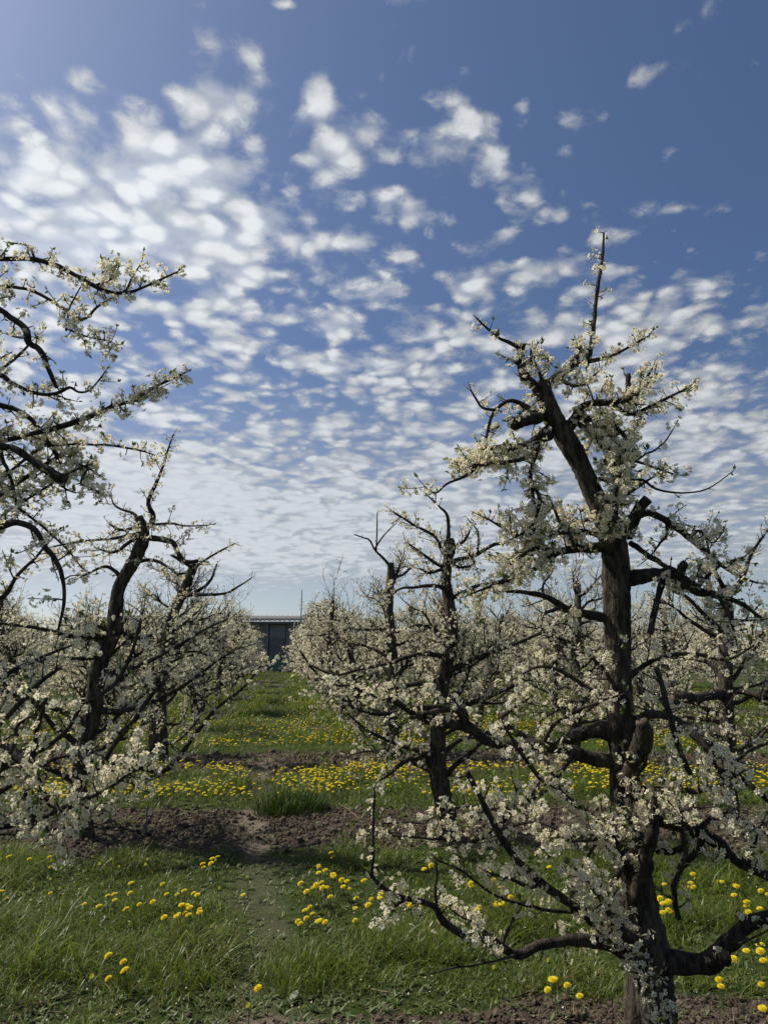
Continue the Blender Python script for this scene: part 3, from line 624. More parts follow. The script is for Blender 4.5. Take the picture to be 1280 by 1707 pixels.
 ([(1035,1170,9),(1010,1120,7),(975,1085,5),(960,1060,3)], 3.2, 2.95, dict(dens=.4, tl=.16, step=.07)),
]
hero_base = [P(1085, 1745, TY)[0], TY, 0]
traced_tree('nearest plum tree, tall thick dark trunk leaning at the top under one upright shoot', hero_base, HT, TY, hero, Q_HERO, 7, k=28, thin=.80)

# the near tree just outside the frame, its limbs reach in
NX, NY = -2.35, 3.15
def near(z, dx=.08): return (NX + dx, NY, z)
NL = [
 ([(-60,430,11),(0,432,8),(45,432,8),(93,442,8),(134,463,7),(155,475,8),(186,488,7),(220,486,5),(255,472,4),(292,455,3)], 3.1, 3.0, dict(dens=.68, tl=.10, step=.055, pre=near(2.55), subs=[([(60,434,5),(48,410,3),(20,405,2.5)], 3.08, 3.05, LB), ([(210,486,4),(222,460,3),(236,440,2)], 3.03, 3.0, HB), ([(158,476,4),(190,462,3),(200,440,2)], 3.04, 3.1, HB)])),
 ([(-60,475,8),(0,478,6),(45,483,5),(82,500,6),(110,518,6),(127,531,6),(144,530,5),(162,512,4),(188,496,3)], 3.2, 3.1, dict(dens=.45, tl=.10, step=.065, pre=near(2.5), subs=[([(111,551,4),(113,535,3.5),(118,510,3),(135,478,2)], 3.12, 3.05, dict(dens=.5, tl=.06, step=.05)), ([(112,548,4),(140,560,3),(186,570,2)], 3.12, 3.0, HB)])),
 ([(-60,480,12),(0,514,10),(20,528,10),(45,548,11),(52,572,11),(69,583,10),(82,614,8),(95,646,7)], 2.95, 3.0, dict(dens=.35, tl=.12, step=.08, pre=near(2.3))),
 ([(-60,600,12),(0,624,9),(20,638,7),(62,655,6),(93,655,6),(117,645,5),(131,653,4),(150,650,3),(171,627,3)], 2.9, 2.95, dict(dens=.7, tl=.10, step=.05, pre=near(2.1))),
 ([(-60,742,12),(0,736,9),(41,727,8),(96,713,10),(137,700,9),(165,689,8),(192,676,7),(220,669,5.5),(254,648,5),(303,624,4)], 3.0, 2.85, dict(dens=.85, tl=.11, step=.04, spur=1.4, pre=near(1.95), subs=[([(200,675,6),(215,670,5),(240,665,4),(255,655,3)], 2.9, 2.85, dict(dens=1, tl=.08, step=.03, spur=2.0))])),
 ([(-60,660,11),(0,676,9),(34,686,8),(62,710,8),(82,737,9),(98,763,7)], 3.1, 3.05, dict(dens=.45, tl=.12, step=.07, pre=near(2.05))),
 ([(-60,730,16),(0,744,13),(27,750,12),(62,772,13),(85,788,15),(108,800,17)], 2.9, 2.85, dict(dens=.25, tl=.12, step=.08, cut=True, pre=near(1.9), subs=[([(85,790,5),(95,802,4),(110,815,3.5),(127,822,2)], 2.87, 2.9, MB_)])),
 ([(60,752,5),(80,745,4),(113,741,4),(161,741,4),(192,743,4),(234,751,3),(262,760,2)], 3.0, 3.1, dict(dens=.75, tl=.08, step=.045, pre=near(1.95))),
 ([(98,762,7),(115,768,6),(135,775,5),(158,786,3)], 3.05, 2.95, dict(dens=1.0, tl=.09, step=.03, spur=2.0, pre=near(1.95))),
 ([(-30,740,10),(7,772,6),(20,803,5),(31,844,4.5),(69,875,4),(113,916,3),(138,948,2)], 2.9, 3.0, dict(dens=.4, tl=.13, step=.07, pre=near(1.9))),
 ([(-60,900,20),(0,880,14),(31,873,11),(58,885,10),(72,909,9),(89,930,8),(103,960,7),(107,1000,6),(98,1050,4)], 2.8, 2.75, dict(dens=.22, tl=.13, step=.08, pre=near(1.55))),
 ([(120,786,4),(134,806,3.5),(151,813,3),(176,828,2)], 2.9, 2.85, dict(dens=.8, tl=.07, step=.04, pre=near(1.85))),
 ([(-60,985,12),(0,1000,8),(30,960,6),(60,930,5),(85,900,3)], 3.1, 3.2, dict(dens=.5, tl=.18, step=.07, pre=near(1.4))),
 ([(-80,1215,24),(0,1246,17),(34,1269,16),(60,1300,14),(78,1335,11),(105,1350,8),(150,1345,5)], 2.7, 2.45, dict(dens=.62, tl=.16, step=.06, spur=.9, pre=near(.85), subs=[([(48,1285,10),(62,1225,8),(78,1163,6)], 2.6, 2.55, dict(dens=.3, tl=.1, step=.08, cut=True)), ([(62,1300,8),(40,1330,6),(70,1375,5),(110,1385,3)], 2.55, 2.4, HB), ([(100,1348,7),(170,1320,6),(215,1290,5),(250,1270,3)], 2.45, 2.4, HB)])),
 ([(-60,1230,14),(0,1205,10),(40,1165,8),(70,1135,7),(102,1112,6)], 2.8, 2.75, dict(dens=.3, tl=.13, step=.08, cut=True, pre=near(.95))),
 ([(60,1255,8),(135,1181,6),(165,1160,7),(194,1138,7),(219,1092,6),(235,1036,5)], 2.7, 2.6, dict(dens=.4, tl=.10, step=.07, cut=True, pre=near(.8))),
 ([(110,1350,9),(165,1285,8),(194,1240,8),(228,1197,8),(250,1165,7.5),(276,1132,7)], 2.6, 2.6, dict(dens=.35, tl=.10, step=.07, cut=True, pre=near(.7))),
 ([(-40,1160,12),(20,1120,8),(60,1100,6),(110,1080,4),(150,1065,3)], 3.0, 3.0, dict(dens=.6, tl=.2, step=.06, pre=near(1.1))),
 ([(-40,1320,12),(20,1250,8),(30,1210,6),(60,1190,4)], 2.6, 2.4, dict(dens=.6, tl=.16, step=.06, pre=near(.7))),
 ([(-40,1340,12),(30,1300,9),(110,1260,7),(190,1285,5),(225,1310,3)], 2.7, 2.45, dict(dens=.6, tl=.16, step=.065, pre=near(.7))),
 ([(-40,640,8),(10,610,5),(50,570,4),(20,560,3)], 3.2, 3.3, dict(dens=.5, tl=.12, step=.07, pre=near(2.2))),
 ([(-40,800,8),(20,830,5),(50,810,4),(70,830,3)], 3.2, 3.3, dict(dens=.6, tl=.12, step=.06, pre=near(1.8))),
]
traced_tree('near plum tree with hidden trunk, its blossoming limbs reaching in against the clouds', (NX, NY, 0), None, NY, NL, Q_HERO, 11,
  trunk_pts=[(NX, NY, -.08, .13), (NX, NY, .5, .115), (NX + .03, NY, 1.1, .09), (NX - .02, NY + .02, 1.8, .08), (NX + .02, NY, 2.4, .06), (NX + .04, NY, 2.75, .04)], k=20)

# left tree
LYD = 6.2
LL = [
 ([(236,884,13),(249,876,10),(257,862,9),(249,842,7.5),(253,825,6.5),(261,808,6),(270,785,4.5),(278,758,3.5),(289,725,2.2)], 6.2, 6.1, dict(dens=.78, tl=.16, step=.055)),
 ([(240,895,12),(249,898,10),(272,900,10),(291,906,9),(301,928,7),(312,936,6.5),(330,935,6)], 6.2, 6.0, dict(dens=.78, tl=.22, step=.055)),
 ([(240,880,7),(257,875,5),(280,872,4),(310,876,3),(345,876,2)], 6.2, 6.0, dict(dens=.7, tl=.15, step=.07)),
 ([(238,888,8),(215,893,6),(190,898,5),(143,902,4),(89,911,3)], 6.2, 6.0, dict(dens=.78, tl=.2, step=.055)),
 ([(232,868,7),(222,855,5),(205,850,4),(190,840,3),(185,820,2)], 6.2, 6.3, dict(dens=.7, tl=.2, step=.06)),
 ([(238,885,8),(215,905,6),(190,920,5),(165,915,3)], 6.2, 6.1, dict(dens=1.0, tl=.2, step=.03, spur=2.2)),
 ([(232,870,8),(222,880,6),(200,882,5),(185,875,3)], 6.2, 6.05, dict(dens=1.0, tl=.18, step=.03, spur=2.2)),
 ([(203,968,8),(198,958,7),(185,947,6),(173,945,5.5),(155,952,4),(135,962,3)], 6.2, 6.1, dict(dens=.78, tl=.18, step=.055)),
 ([(215,945,9),(245,935,6),(270,940,5),(300,960,3)], 6.2, 5.9, dict(dens=.6, tl=.22, step=.07)),
 ([(188,1058,14),(169,1062,11),(140,1062,8),(110,1060,7.5),(80,1052,7),(55,1046,6),(17,1041,5),(-40,1035,3)], 6.2, 5.7, dict(dens=.78, tl=.28, step=.055)),
 ([(190,1050,13),(169,1041,10),(150,1032,10),(131,1022,9)], 6.2, 6.1, dict(dens=.3, tl=.15, step=.1, cut=True)),
 ([(182,1088,10),(165,1096,7.5),(139,1098,6),(90,1096,5),(40,1110,3)], 6.2, 5.6, dict(dens=.6, tl=.28, step=.08)),
 ([(150,1250,15),(170,1266,11),(194,1274,10),(225,1279,10),(249,1283,10),(263,1290,8),(280,1282,8),(297,1265,8),(325,1227,7),(358,1185,6),(405,1147,4.5),(434,1112,3)], 6.2, 5.6, dict(dens=.78, tl=.25, step=.055,
    subs=[([(196,1272,7),(230,1256,6),(265,1245,5),(300,1232,4),(330,1200,3)], 6.0, 5.8, dict(dens=.6, tl=.25, step=.08))])),
 ([(165,1130,14),(200,1120,9),(240,1105,7),(290,1080,6),(340,1050,4),(385,1030,3)], 6.2, 5.7, dict(dens=.7, tl=.3, step=.07)),
 ([(158,1180,14),(200,1185,9),(250,1170,7),(310,1140,6),(365,1100,4),(400,1080,3)], 6.2, 5.8, dict(dens=.7, tl=.3, step=.07)),
 ([(150,1210,14),(110,1190,9),(60,1170,7),(0,1150,6),(-50,1130,4)], 6.2, 5.6, dict(dens=.7, tl=.3, step=.07)),
 ([(135,1310,13),(100,1290,9),(60,1270,7),(10,1240,5)], 6.2, 5.6, dict(dens=.7, tl=.3, step=.08)),
 ([(190,1040,9),(215,1062,8),(250,1060,6),(290,1050,5),(330,1020,3)], 6.2, 6.6, dict(dens=.6, tl=.28, step=.08)),
]
traced_tree('plum tree with crooked leaning black trunk, foremost whole tree left of the path', G(140, 1392), [(142,1394,30),(143,1375,24),(131,1307,23),(138,1260,23),(148,1227,24),(158,1180,27),(163,1122,28),(176,1085,27),(190,1048,26),(196,991,21),(204,968,22),(223,936,21),(236,908,20),(240,885,17),(231,862,14)], LYD, LL, Q_MID, 21, extra=19, k=16, xz=1.75)

# middle tree on the right row
RL = [
 ([(747,900,9),(747,884,6.5),(744,856,5),(731,844,3.5),(722,834,3),(711,824,2)], 6.2, 6.1, dict(dens=.25, tl=.10, step=.08, spur=.4)),
 ([(748,938,10),(770,930,7),(792,924,7),(808,914,6.5),(822,908,6),(837,906,5)], 6.2, 6.0, dict(dens=.78, tl=.2, step=.055, subs=[([(796,922,4),(797,900,3.5),(795,884,3),(780,866,2)], 6.1, 6.1, dict(dens=.78, tl=.08, step=.055))])),
 ([(745,928,8),(738,922,6),(731,905,5.5),(720,891,5),(691,876,4.5),(672,864,4),(656,854,3)], 6.2, 6.0, dict(dens=1.0, tl=.19, step=.030, spur=2.4)),
 ([(744,945,8),(731,942,6),(705,924,5),(690,913,4),(676,903,3)], 6.2, 5.9, dict(dens=1.0, tl=.19, step=.030, spur=2.4)),
 ([(750,935,7),(765,945,5),(790,940,4),(775,915,3)], 6.2, 5.9, dict(dens=1.0, tl=.19, step=.030, spur=2.4)),
 ([(744,985,9),(731,978,7),(710,976,6),(694,978,5),(669,980,4),(655,990,3)], 6.2, 6.0, dict(dens=.78, tl=.2, step=.055)),
 ([(748,1000,9),(775,985,6),(800,975,5),(835,968,4),(860,955,3)], 6.2, 5.9, dict(dens=1.0, tl=.2, step=.035, spur=2.0)),
 ([(748,945,8),(735,950,6),(715,955,5),(700,948,3)], 6.2, 6.0, dict(dens=1.0, tl=.18, step=.03, spur=2.2)),
 ([(748,925,8),(760,912,6),(775,900,5),(783,885,3)], 6.2, 6.1, dict(dens=.9, tl=.15, step=.04, spur=1.6)),
 ([(753,1072,10),(737,1058,7),(720,1047,6),(698,1043,5),(670,1052,4),(640,1060,3)], 6.2, 5.8, dict(dens=.78, tl=.28, step=.055)),
 ([(750,1095,10),(700,1090,7),(650,1105,6),(600,1115,5),(560,1125,4),(520,1110,3)], 6.2, 5.9, dict(dens=.7, tl=.3, step=.07)),
 ([(740,1130,13),(690,1140,9),(640,1150,7),(590,1150,6),(545,1135,5),(525,1120,4),(500,1085,3)], 6.2, 6.4, dict(dens=.7, tl=.3, step=.07)),
 ([(735,1180,13),(690,1180,9),(640,1190,7),(600,1185,6),(570,1165,4)], 6.2, 5.8, dict(dens=.7, tl=.3, step=.07)),
 ([(728,1285,16),(710,1268,12),(694,1250,9),(669,1243,7),(640,1230,6),(610,1215,5),(580,1190,3)], 6.2, 5.8, dict(dens=.7, tl=.25, step=.07)),
 ([(734,1300,14),(748,1288,10),(756,1276,9),(778,1258,8),(810,1230,6),(850,1200,4)], 6.2, 5.9, dict(dens=.6, tl=.28, step=.08)),
 ([(745,1120,12),(790,1100,8),(840,1080,7),(890,1060,5),(930,1040,3)], 6.2, 6.1, dict(dens=.6, tl=.3, step=.07)),
 ([(738,1180,12),(790,1170,8),(840,1150,6),(900,1120,5),(940,1090,3)], 6.2, 6.5, dict(dens=.6, tl=.3, step=.07)),
 ([(728,1255,12),(680,1265,8),(650,1290,6),(635,1300,4)], 6.2, 5.7, dict(dens=.8, tl=.2, step=.06)),
]
traced_tree('upright plum tree with knobbly topped dark trunk, just behind the nearest tree beside the aisle', G(742, 1396), [(744,1398,34),(745,1367,31),(733,1309,30),(727,1261,28),(731,1200,24),(734,1163,22),(742,1116,22),(752,1083,19),(754,1047,18),(748,1003,18),(743,967,17),(746,931,15),(749,908,18),(748,898,13)], 6.2, RL, Q_MID, 31, extra=19, k=16, xz=1.8)

# second tree of the left row, third of the right row, first tree of the next row
traced_tree('plum tree behind the crooked one, its short trunk sawn flat against the sky', G(265, 1268), [(265,1268,30),(265,1180,26),(272,1110,20),(285,1040,17),(298,1003,15),(312,972,15),(325,938,15)], G(265, 1268)[1], [
 ([(320,955,6),(333,940,4.5),(360,922,3.5),(392,906,2)], 9.9, 9.7, dict(dens=.78, tl=.14, step=.055)),
 ([(318,990,8),(354,991,5),(380,987,4),(400,976,3),(419,964,2)], 9.9, 9.6, dict(dens=.25, tl=.2, step=.12)),
 ([(320,945,7),(300,933,6),(285,925,4)], 9.9, 9.8, dict(dens=.3, tl=.15, step=.1)),
 ([(300,1000,8),(345,975,5),(362,940,3)], 9.9, 10.2, dict(dens=.3, tl=.2, step=.1)),
], Q_MID, 41, extra=24, k=12)
b3 = G(652, 1262)
traced_tree('plum tree right of the aisle with frayed dark stub and thin bare forked shoot', b3, [(652,1262,26),(653,1180,20),(654,1101,18),(649,1018,13),(651,960,12),(651,938,11)], b3[1], [
 ([(650,945,6),(642,934,4.5),(625,916,3.5),(616,900,3),(605,896,2.5),(591,891,2)], b3[1], b3[1] - .1, dict(dens=.04, tl=.06, step=.2, spur=0)),
 ([(627,918,3),(628,895,2.5),(629,854,1.6)], b3[1], b3[1], dict(dens=.04, tl=.10, step=.2, spur=0)),
 ([(626,914,3),(640,892,2.5),(660,872,1.6)], b3[1], b3[1], dict(dens=.04, tl=.06, step=.2, spur=0)),
 ([(651,965,6),(675,955,4),(688,942,3)], b3[1], b3[1] - .2, dict(dens=.3, tl=.15, step=.12)),
], Q_MID, 51, extra=24, k=12)
bc = G(1217, 1386)
traced_tree('plum tree whose dark trunk stands half hidden just behind the nearest tree, second row', bc, [(1217,1388,30),(1216,1330,25),(1214,1250,25),(1210,1180,24),(1208,1110,22),(1211,1030,21),(1206,975,17)], bc[1], [
 ([(1210,1156,20),(1185,1160,16),(1160,1166,18),(1140,1164,20),(1122,1166,18)], bc[1], bc[1] - .5, dict(dens=.15, tl=.2, step=.12, cut=True)),
 ([(1212,1150,14),(1240,1153,11),(1280,1163,10),(1330,1150,7)], bc[1], bc[1] - .4, dict(dens=.4, tl=.25, step=.09)),
 ([(1208,1000,12),(1235,965,8),(1250,925,6),(1270,895,4),(1290,870,3)], bc[1], bc[1] - .2, dict(dens=.6, tl=.22, step=.07)),
 ([(1207,985,9),(1190,950,6),(1180,915,4),(1175,890,3)], bc[1], bc[1] - .3, dict(dens=.8, tl=.2, step=.06)),
 ([(1210,1060,10),(1180,1030,8),(1150,1000,6),(1120,985,4)], bc[1], bc[1] - .3, dict(dens=.6, tl=.25, step=.08)),
], Q_MID, 61, extra=20, k=14)

# ------------------------------------------------------------------ the rest of the orchard: four kinds of tree, then copies
def wild_tree(name, q, seed, limbs, h, rtrunk, parts, shoots):
    rng = np.random.default_rng(seed); root = empty(name)
    pts = [np.array([0, 0, -.08])]; d = np.array([rng.normal() * .1, rng.normal() * .1, 1.0]); n = 7
    for i in range(n): d = unit(d + np.array([rng.normal() * .13, rng.normal() * .13, .08])); pts.append(pts[-1] + d * (h + .08) / n)
    tp, tr = np.array(pts), np.linspace(rtrunk, rtrunk * .5, n + 1)
    trunk_mesh(root, tp, tr, rng, (0, 0, 0), k=12 if parts else 7, res=.03 if parts else .12, knobs=7)
    one = None if parts else Limb(rng, q); cnt = 0
    for e in range(limbs):
        L = one or Limb(rng, q); free_limb(L, rng, tp, tr, e, limbs, reach=1.25, dens=.55 if parts else .62)
        if parts: L.finish(root); cnt += getattr(L, 'count', 0)
    for k in range(shoots):
        L = one or Limb(rng, q)                            # upright bare water shoots near the top
        i = rng.integers(n // 2, n + 1); dd = unit(np.array([rng.normal() * .35, rng.normal() * .35, 1.0]))
        L.twig(tp[i], dd, rng.uniform(.45, 1.15), .006, .06, True, .3)
        if parts: L.finish(root)
    if not parts: one.finish(root, 'branches'); cnt = one.count
    print('WILD', seed, 'flowers', cnt)
    return root
mid_kinds = [wild_tree('plum_tree', Q_MID, 101 + i, 23, 2.25 + .2 * i, .085, True, 3) for i in range(3)]
far_kinds = [wild_tree('plum_tree', Q_FAR, 201 + i, 28, 2.25 + .15 * i, .09, False, 14) for i in range(4)]
ORD = ['first', 'second', 'third', 'fourth', 'fifth', 'sixth', 'seventh', 'eighth', 'ninth', 'tenth', 'eleventh', 'twelfth', 'thirteenth', 'fourteenth']
ROWS = [('the row left of the aisle', -2.55, 2, 10, 1), ('the row right of the aisle', .52, 2, 10, 1), ('the second row right of the aisle', 3.0, 1, 12, 0),
        ('the third row right of the aisle', 5.85, 2, 12, -2), ('the fourth row right of the aisle', 8.7, 3, 12, -3), ('the fifth row right of the aisle', 11.6, 4, 12, -4), ('the sixth row right of the aisle', 14.5, 6, 13, -6),
        ('the second row left of the aisle', -5.5, 1, 9, 0), ('the third row left of the aisle', -8.4, 3, 9, -3), ('the fourth row left of the aisle', -11.3, 5, 9, -5)]
rng = np.random.default_rng(5); used = set(); nt = 0
for (rn, x0, k0, k1, shift) in ROWS:
    num = {-2.55: 2, .52: 2, 3.0: 0}.get(x0, -1)
    for k in range(k0, k1):
        y = Y0 + SPACING * k + rng.uniform(-.25, .25); x = x0 + ROW_LEAN * (y - Y0) + rng.uniform(-.18, .18)
        if y > 39 and -14 < x < 2: continue
        px = 640 + FPX * x / y * .98
        if px < -130 or px > 1420: continue
        mk = y < 14.5; lst = mid_kinds if mk else far_kinds; j = int(rng.integers(len(lst))); key = (mk, j)
        o = lst[j] if key not in used else copy_tree(lst[j]); used.add(key)
        o.location = (x, y, 0); o.rotation_euler = (0, 0, rng.uniform(0, 6.28)); s = rng.uniform(.92, 1.1); o.scale = (s, s, s * rng.uniform(.95, 1.05))
        num += 1
        tag(o, 'white blossoming plum tree, %s from the camera in %s' % (ORD[num], rn), 'tree', 'plum trees planted in rows'); nt += 1
for mk, lst in ((True, mid_kinds), (False, far_kinds)):
    for j, o in enumerate(lst):
        if (mk, j) not in used:
            for c in list(o.children_recursive): bpy.data.objects.remove(c)
            bpy.data.objects.remove(o)
dk = []
for i in range(3):
    q_ = dict(Q_FAR, node=.30, seg=.25, res=.25, spur=.40, nf=(2, 4), spr=.10, fr=.040, leaf=0)
    r_ = np.random.default_rng(400 + i); L = Limb(r_, q_); h = 2.4 + .15 * i; tp = np.array([(0, 0, -.1), (.04, 0, h * .5), (0, .05, h)]); tr = np.array([.09, .08, .05])
    tube(L.bark, *resample(tp, tr, .3), 6)
    for e in range(9): free_limb(L, r_, tp, tr, e, 9, reach=1.3, dens=.6)
    for e in range(8): L.twig(tp[2] * r_.uniform(.6, 1), unit(np.array([r_.normal() * .35, r_.normal() * .35, 1.0])), r_.uniform(.4, 1.0), .009, .05, False, .3)
    fp = np.concatenate(L.fp); fn = np.concatenate(L.fn); scatter(L.bark, np.array([(-1, -.5, 0), (.2, -.9, .2), (1, .4, 0), (-.3, .9, .3)]), np.array([(0, 1, 2, 3)]), fp, basis(fn, r_), r_.uniform(.8, 1.3, len(fp)) * .055, 3)
    dk.append(L.bark)
belt = Acc(); r_ = np.random.default_rng(8)
for yy in np.arange(44, 84, 3.5):
    for xx in np.arange(-48, 56, 2.9):
        x, y = xx + ROW_LEAN * (yy - 44) + r_.uniform(-.3, .3), yy + r_.uniform(-.3, .3)
        if (-24 < x < 1.5 and y < 56) or abs(x) > .64 * y: continue
        if y > 66 and r_.random() < .45: continue
        d_ = dk[int(r_.integers(3))]; an = r_.uniform(0, 6.28); c_, s_ = math.cos(an), math.sin(an); V = np.concatenate(d_.V) * r_.uniform(.9, 1.12)
        V = np.stack([V[:, 0] * c_ - V[:, 1] * s_ + x, V[:, 0] * s_ + V[:, 1] * c_ + y, V[:, 2]], -1)
        b0 = belt.n; belt.V.append(V); belt.n += len(V)
        belt.L += [l + b0 for l in d_.L]; belt.C += d_.C; belt.M += d_.M
print('BELT', belt.n)
tag(belt.build('distant_orchard', [M_LIMB, M_TWIG, M_CUT, M_PETAL], None, False), kind='stuff')
print('ORCHARD', nt)
# ------------------------------------------------------------------ grass, weeds, clods, straw
rng = np.random.default_rng(77)
def gz(x, y): return ground_z(np.asarray(x, float), np.asarray(y, float))
def field(n, ya, yb, xa, xb):
    y = rng.uniform(ya, yb, n); x = rng.uniform(xa, xb, n); return x, y
def keep_grass(x, y, soft=.0):
    s = soil_mask(x, y); p = path_mask(x, y); pr = (1 - s) ** 1.5 * (1 - (.35 + .5 * s) * p) + .34 * s * sstep(fbm(x * 2.2, y * 2.2, 31, 3), .42, .60)
    return rng.random(len(x)) < pr * (.55 + .6 * sstep(fbm(x * 1.6, y * 1.6, 41, 3), .30, .55))
def blades(acc, x, y, h, w, lean, mat=0, z=None):
    n = len(x)
    if n == 0: return
    az = rng.uniform(0, 6.283, n); d = np.stack([np.cos(az), np.sin(az), np.zeros(n)], -1); s = np.stack([-np.sin(az), np.cos(az), np.zeros(n)], -1)
    th = rng.uniform(0, 6.283, n); s = s * np.cos(th)[:, None] * .5 + s * .5 + d * np.sin(th)[:, None] * .4
    b = np.stack([x, y, (gz(x, y) if z is None else z) - .01], -1); up = np.array([0, 0, 1.0]); l = lean[:, None] * h[:, None]
    m1 = b + up * h[:, None] * .5 + d * l * .28; m2 = b + up * h[:, None] * .86 + d * l * .72; t = b + up * (h * (1 - .25 * np.minimum(lean, 1.2)))[:, None] + d * l * 1.25
    ww = s * w[:, None]
    V = np.stack([b - ww * .5, b + ww * .5, m1 - ww * .5, m1 + ww * .5, m2 - ww * .33, m2 + ww * .33, t], 1).reshape(-1, 3)
    o = (np.arange(n) * 7)[:, None]; base = acc.n
    acc.add(V, np.concatenate([o + np.array([[0, 1, 3, 2]]), o + np.array([[2, 3, 5, 4]])]), mat); acc.more(o + np.array([[4, 5, 6]]), base, mat)
g = Acc()
def tufts(n, ya, yb, xa, xb, per, hh, ww, spread):
    x, y = field(n, ya, yb, xa, xb); k = keep_grass(x, y); x, y = x[k], y[k]
    hb = hh * (.42 + 1.0 * sstep(fbm(x * 1.5, y * 1.5, 51, 3), .28, .62)) * np.exp(rng.normal(size=len(x)) * .22) * (.55 + .85 * sstep(fbm(x * 5.5, y * 5.5, 57, 2), .22, .52)) * (1 - .5 * path_mask(x, y)) * (1 - .45 * soil_mask(x, y))
    x = np.repeat(x, per); y = np.repeat(y, per); hb = np.repeat(hb, per)
    x = x + rng.normal(size=len(x)) * spread; y = y + rng.normal(size=len(y)) * spread
    dry = rng.random(len(x)) < .05 + .22 * sstep(fbm(x * 1.3, y * 1.3, 71, 3), .42, .62) + .2 * path_mask(x, y)
    for sel, mt in ((~dry, 0), (dry, 1)):
        n_ = int(sel.sum()); blades(g, x[sel], y[sel], hb[sel] * rng.uniform(.40, 1.3, n_), ww * np.exp(rng.normal(size=n_) * .38), rng.uniform(.2, 2.0, n_), mt)
tufts(14000, 2.55, 4.6, -3.0, 3.4, 7, .074, .0046, .022)
tufts(14000, 4.6, 6.4, -4.2, 4.4, 6, .078, .0052, .025)
tufts(12000, 6.6, 9.7, -5.6, 5.6, 6, .092, .0065, .03)
tufts(14000, 9.7, 14, -8, 8, 5, .11, .009, .04)
tufts(12000, 14, 22, -8, 11, 5, .13, .014, .06)
tufts(14000, 22, 43, -12, 13, 4, .13, .024, .10)
grass = g.build('grass', [M_GRASS, M_DRYGRASS], None, True); tag(grass, kind='stuff')

# broad leaved weeds in the turf and along the dug strips
a = Acc()
def rosettes(n, ya, yb, xa, xb, size):
    x, y = field(n, ya, yb, xa, xb); s = soil_mask(x, y); k = rng.random(n) < (1 - s) * .6 + s * .30; x, y = x[k], y[k]
    per = 6; az = rng.uniform(0, 6.283, (len(x), per)); el = rng.uniform(.12, .75, (len(x), per))
    d = np.stack([np.cos(az) * np.cos(el), np.sin(az) * np.cos(el), np.sin(el)], -1).reshape(-1, 3)
    pos = np.repeat(np.stack([x, y, gz(x, y)], -1), per, 0); B = np.stack([d, unit(np.cross(np.array([0, 0, 1.0]), d)), unit(np.cross(d, np.cross(np.array([0, 0, 1.0]), d)))], -1)
    scatter(a, LEAFV * np.array([1, .62, 1]), LEAFF, pos, B, size * rng.uniform(.5, 1.3, len(pos)))
rosettes(3400, 2.5, 4.2, -3, 3.4, .040); rosettes(900, 2.5, 3.6, -1.6, 0.3, .042); rosettes(2600, 4.2, 6.6, -4.2, 4.4, .044); rosettes(2200, 6.6, 10.5, -6, 6, .06)
tag(a.build('weeds', [M_WEED], None, True), kind='stuff')

ico_v = []; 
for i in range(3):
    for j in range(6 if i == 1 else 1): pass
def lump():
    V = [(0, 0, .8)] + [(math.cos(k * 1.0472) * .9, math.sin(k * 1.0472) * .9, .25 * (k % 2)) for k in range(6)] + [(math.cos(k * 1.0472 + .5) * .8, math.sin(k * 1.0472 + .5) * .8, -.4) for k in range(6)] + [(0, 0, -.7)]
    F = [(0, 1 + k, 1 + (k + 1) % 6) for k in range(6)]
    for k in range(6): F += [(1 + k, 7 + k, 1 + (k + 1) % 6), (1 + (k + 1) % 6, 7 + k, 7 + (k + 1) % 6)]
    F += [(13, 7 + (k + 1) % 6, 7 + k) for k in range(6)]
    return np.array(V), np.array(F)
LV, LF = lump(); a = Acc()
for (n, ya, yb, xa, xb, sz) in ((30000, 2.4, 3.7, -2.6, 3.2, .0062), (26000, 5.4, 7.6, -4.6, 4.8, .0095), (12000, 8.8, 11.2, -6.5, 6.5, .014)):
    x, y = field(n, ya, yb, xa, xb); k = rng.random(n) < soil_mask(x, y) ** 1.5 * (1 - .8 * path_mask(x, y)); x, y = x[k], y[k]
    sc = sz * np.exp(rng.normal(size=len(x)) * .55); B = basis(unit(rng.normal(size=(len(x), 3)) * .5 + np.array([0, 0, 1.0])), rng)
    for v in range(4):                              # four differently dented lumps
        jit = LV * (1 + rng.normal(size=LV.shape) * .22); q_ = np.arange(len(x)) % 4 == v
        scatter(a, jit, LF, np.stack([x, y, gz(x, y) + sc * .25], -1)[q_], B[q_], sc[q_])
tag(a.build('soil_clods', [M_CLOD], None, False), kind='stuff')

a = Acc()
for (n, ya, yb, xa, xb, l0, w0) in ((3600, 2.55, 4.2, -2.8, 3.2, .026, .0012), (4200, 5.3, 7.7, -4.6, 4.8, .038, .0020), (1800, 8.8, 11.3, -6.5, 6.5, .05, .0035)):
    x, y = field(n, ya, yb, xa, xb); k = rng.random(n) < .15 + .85 * soil_mask(x, y); x, y = x[k], y[k]; n = len(x)
    az = rng.uniform(0, 6.283, n); l = l0 * rng.uniform(.4, 1.6, n); d = np.stack([np.cos(az), np.sin(az), rng.normal(size=n) * .22], -1) * l[:, None]; s = np.stack([-np.sin(az), np.cos(az), np.zeros(n)], -1) * w0
    c = np.stack([x, y, gz(x, y) + .012], -1)
    up = np.array([0, 0, w0 * .9])
    V = np.stack([c - d - s, c - d + s, c + s + up + d * .1, c - s + up + d * .1, c + d], 1).reshape(-1, 3); o = (np.arange(n) * 5)[:, None]; base = a.n
    a.add(V, o + np.array([[0, 1, 2, 3]])); a.more(o + np.array([[3, 2, 4]]), base)
tag(a.build('dry_straw', [M_STRAW], None, False), kind='stuff')

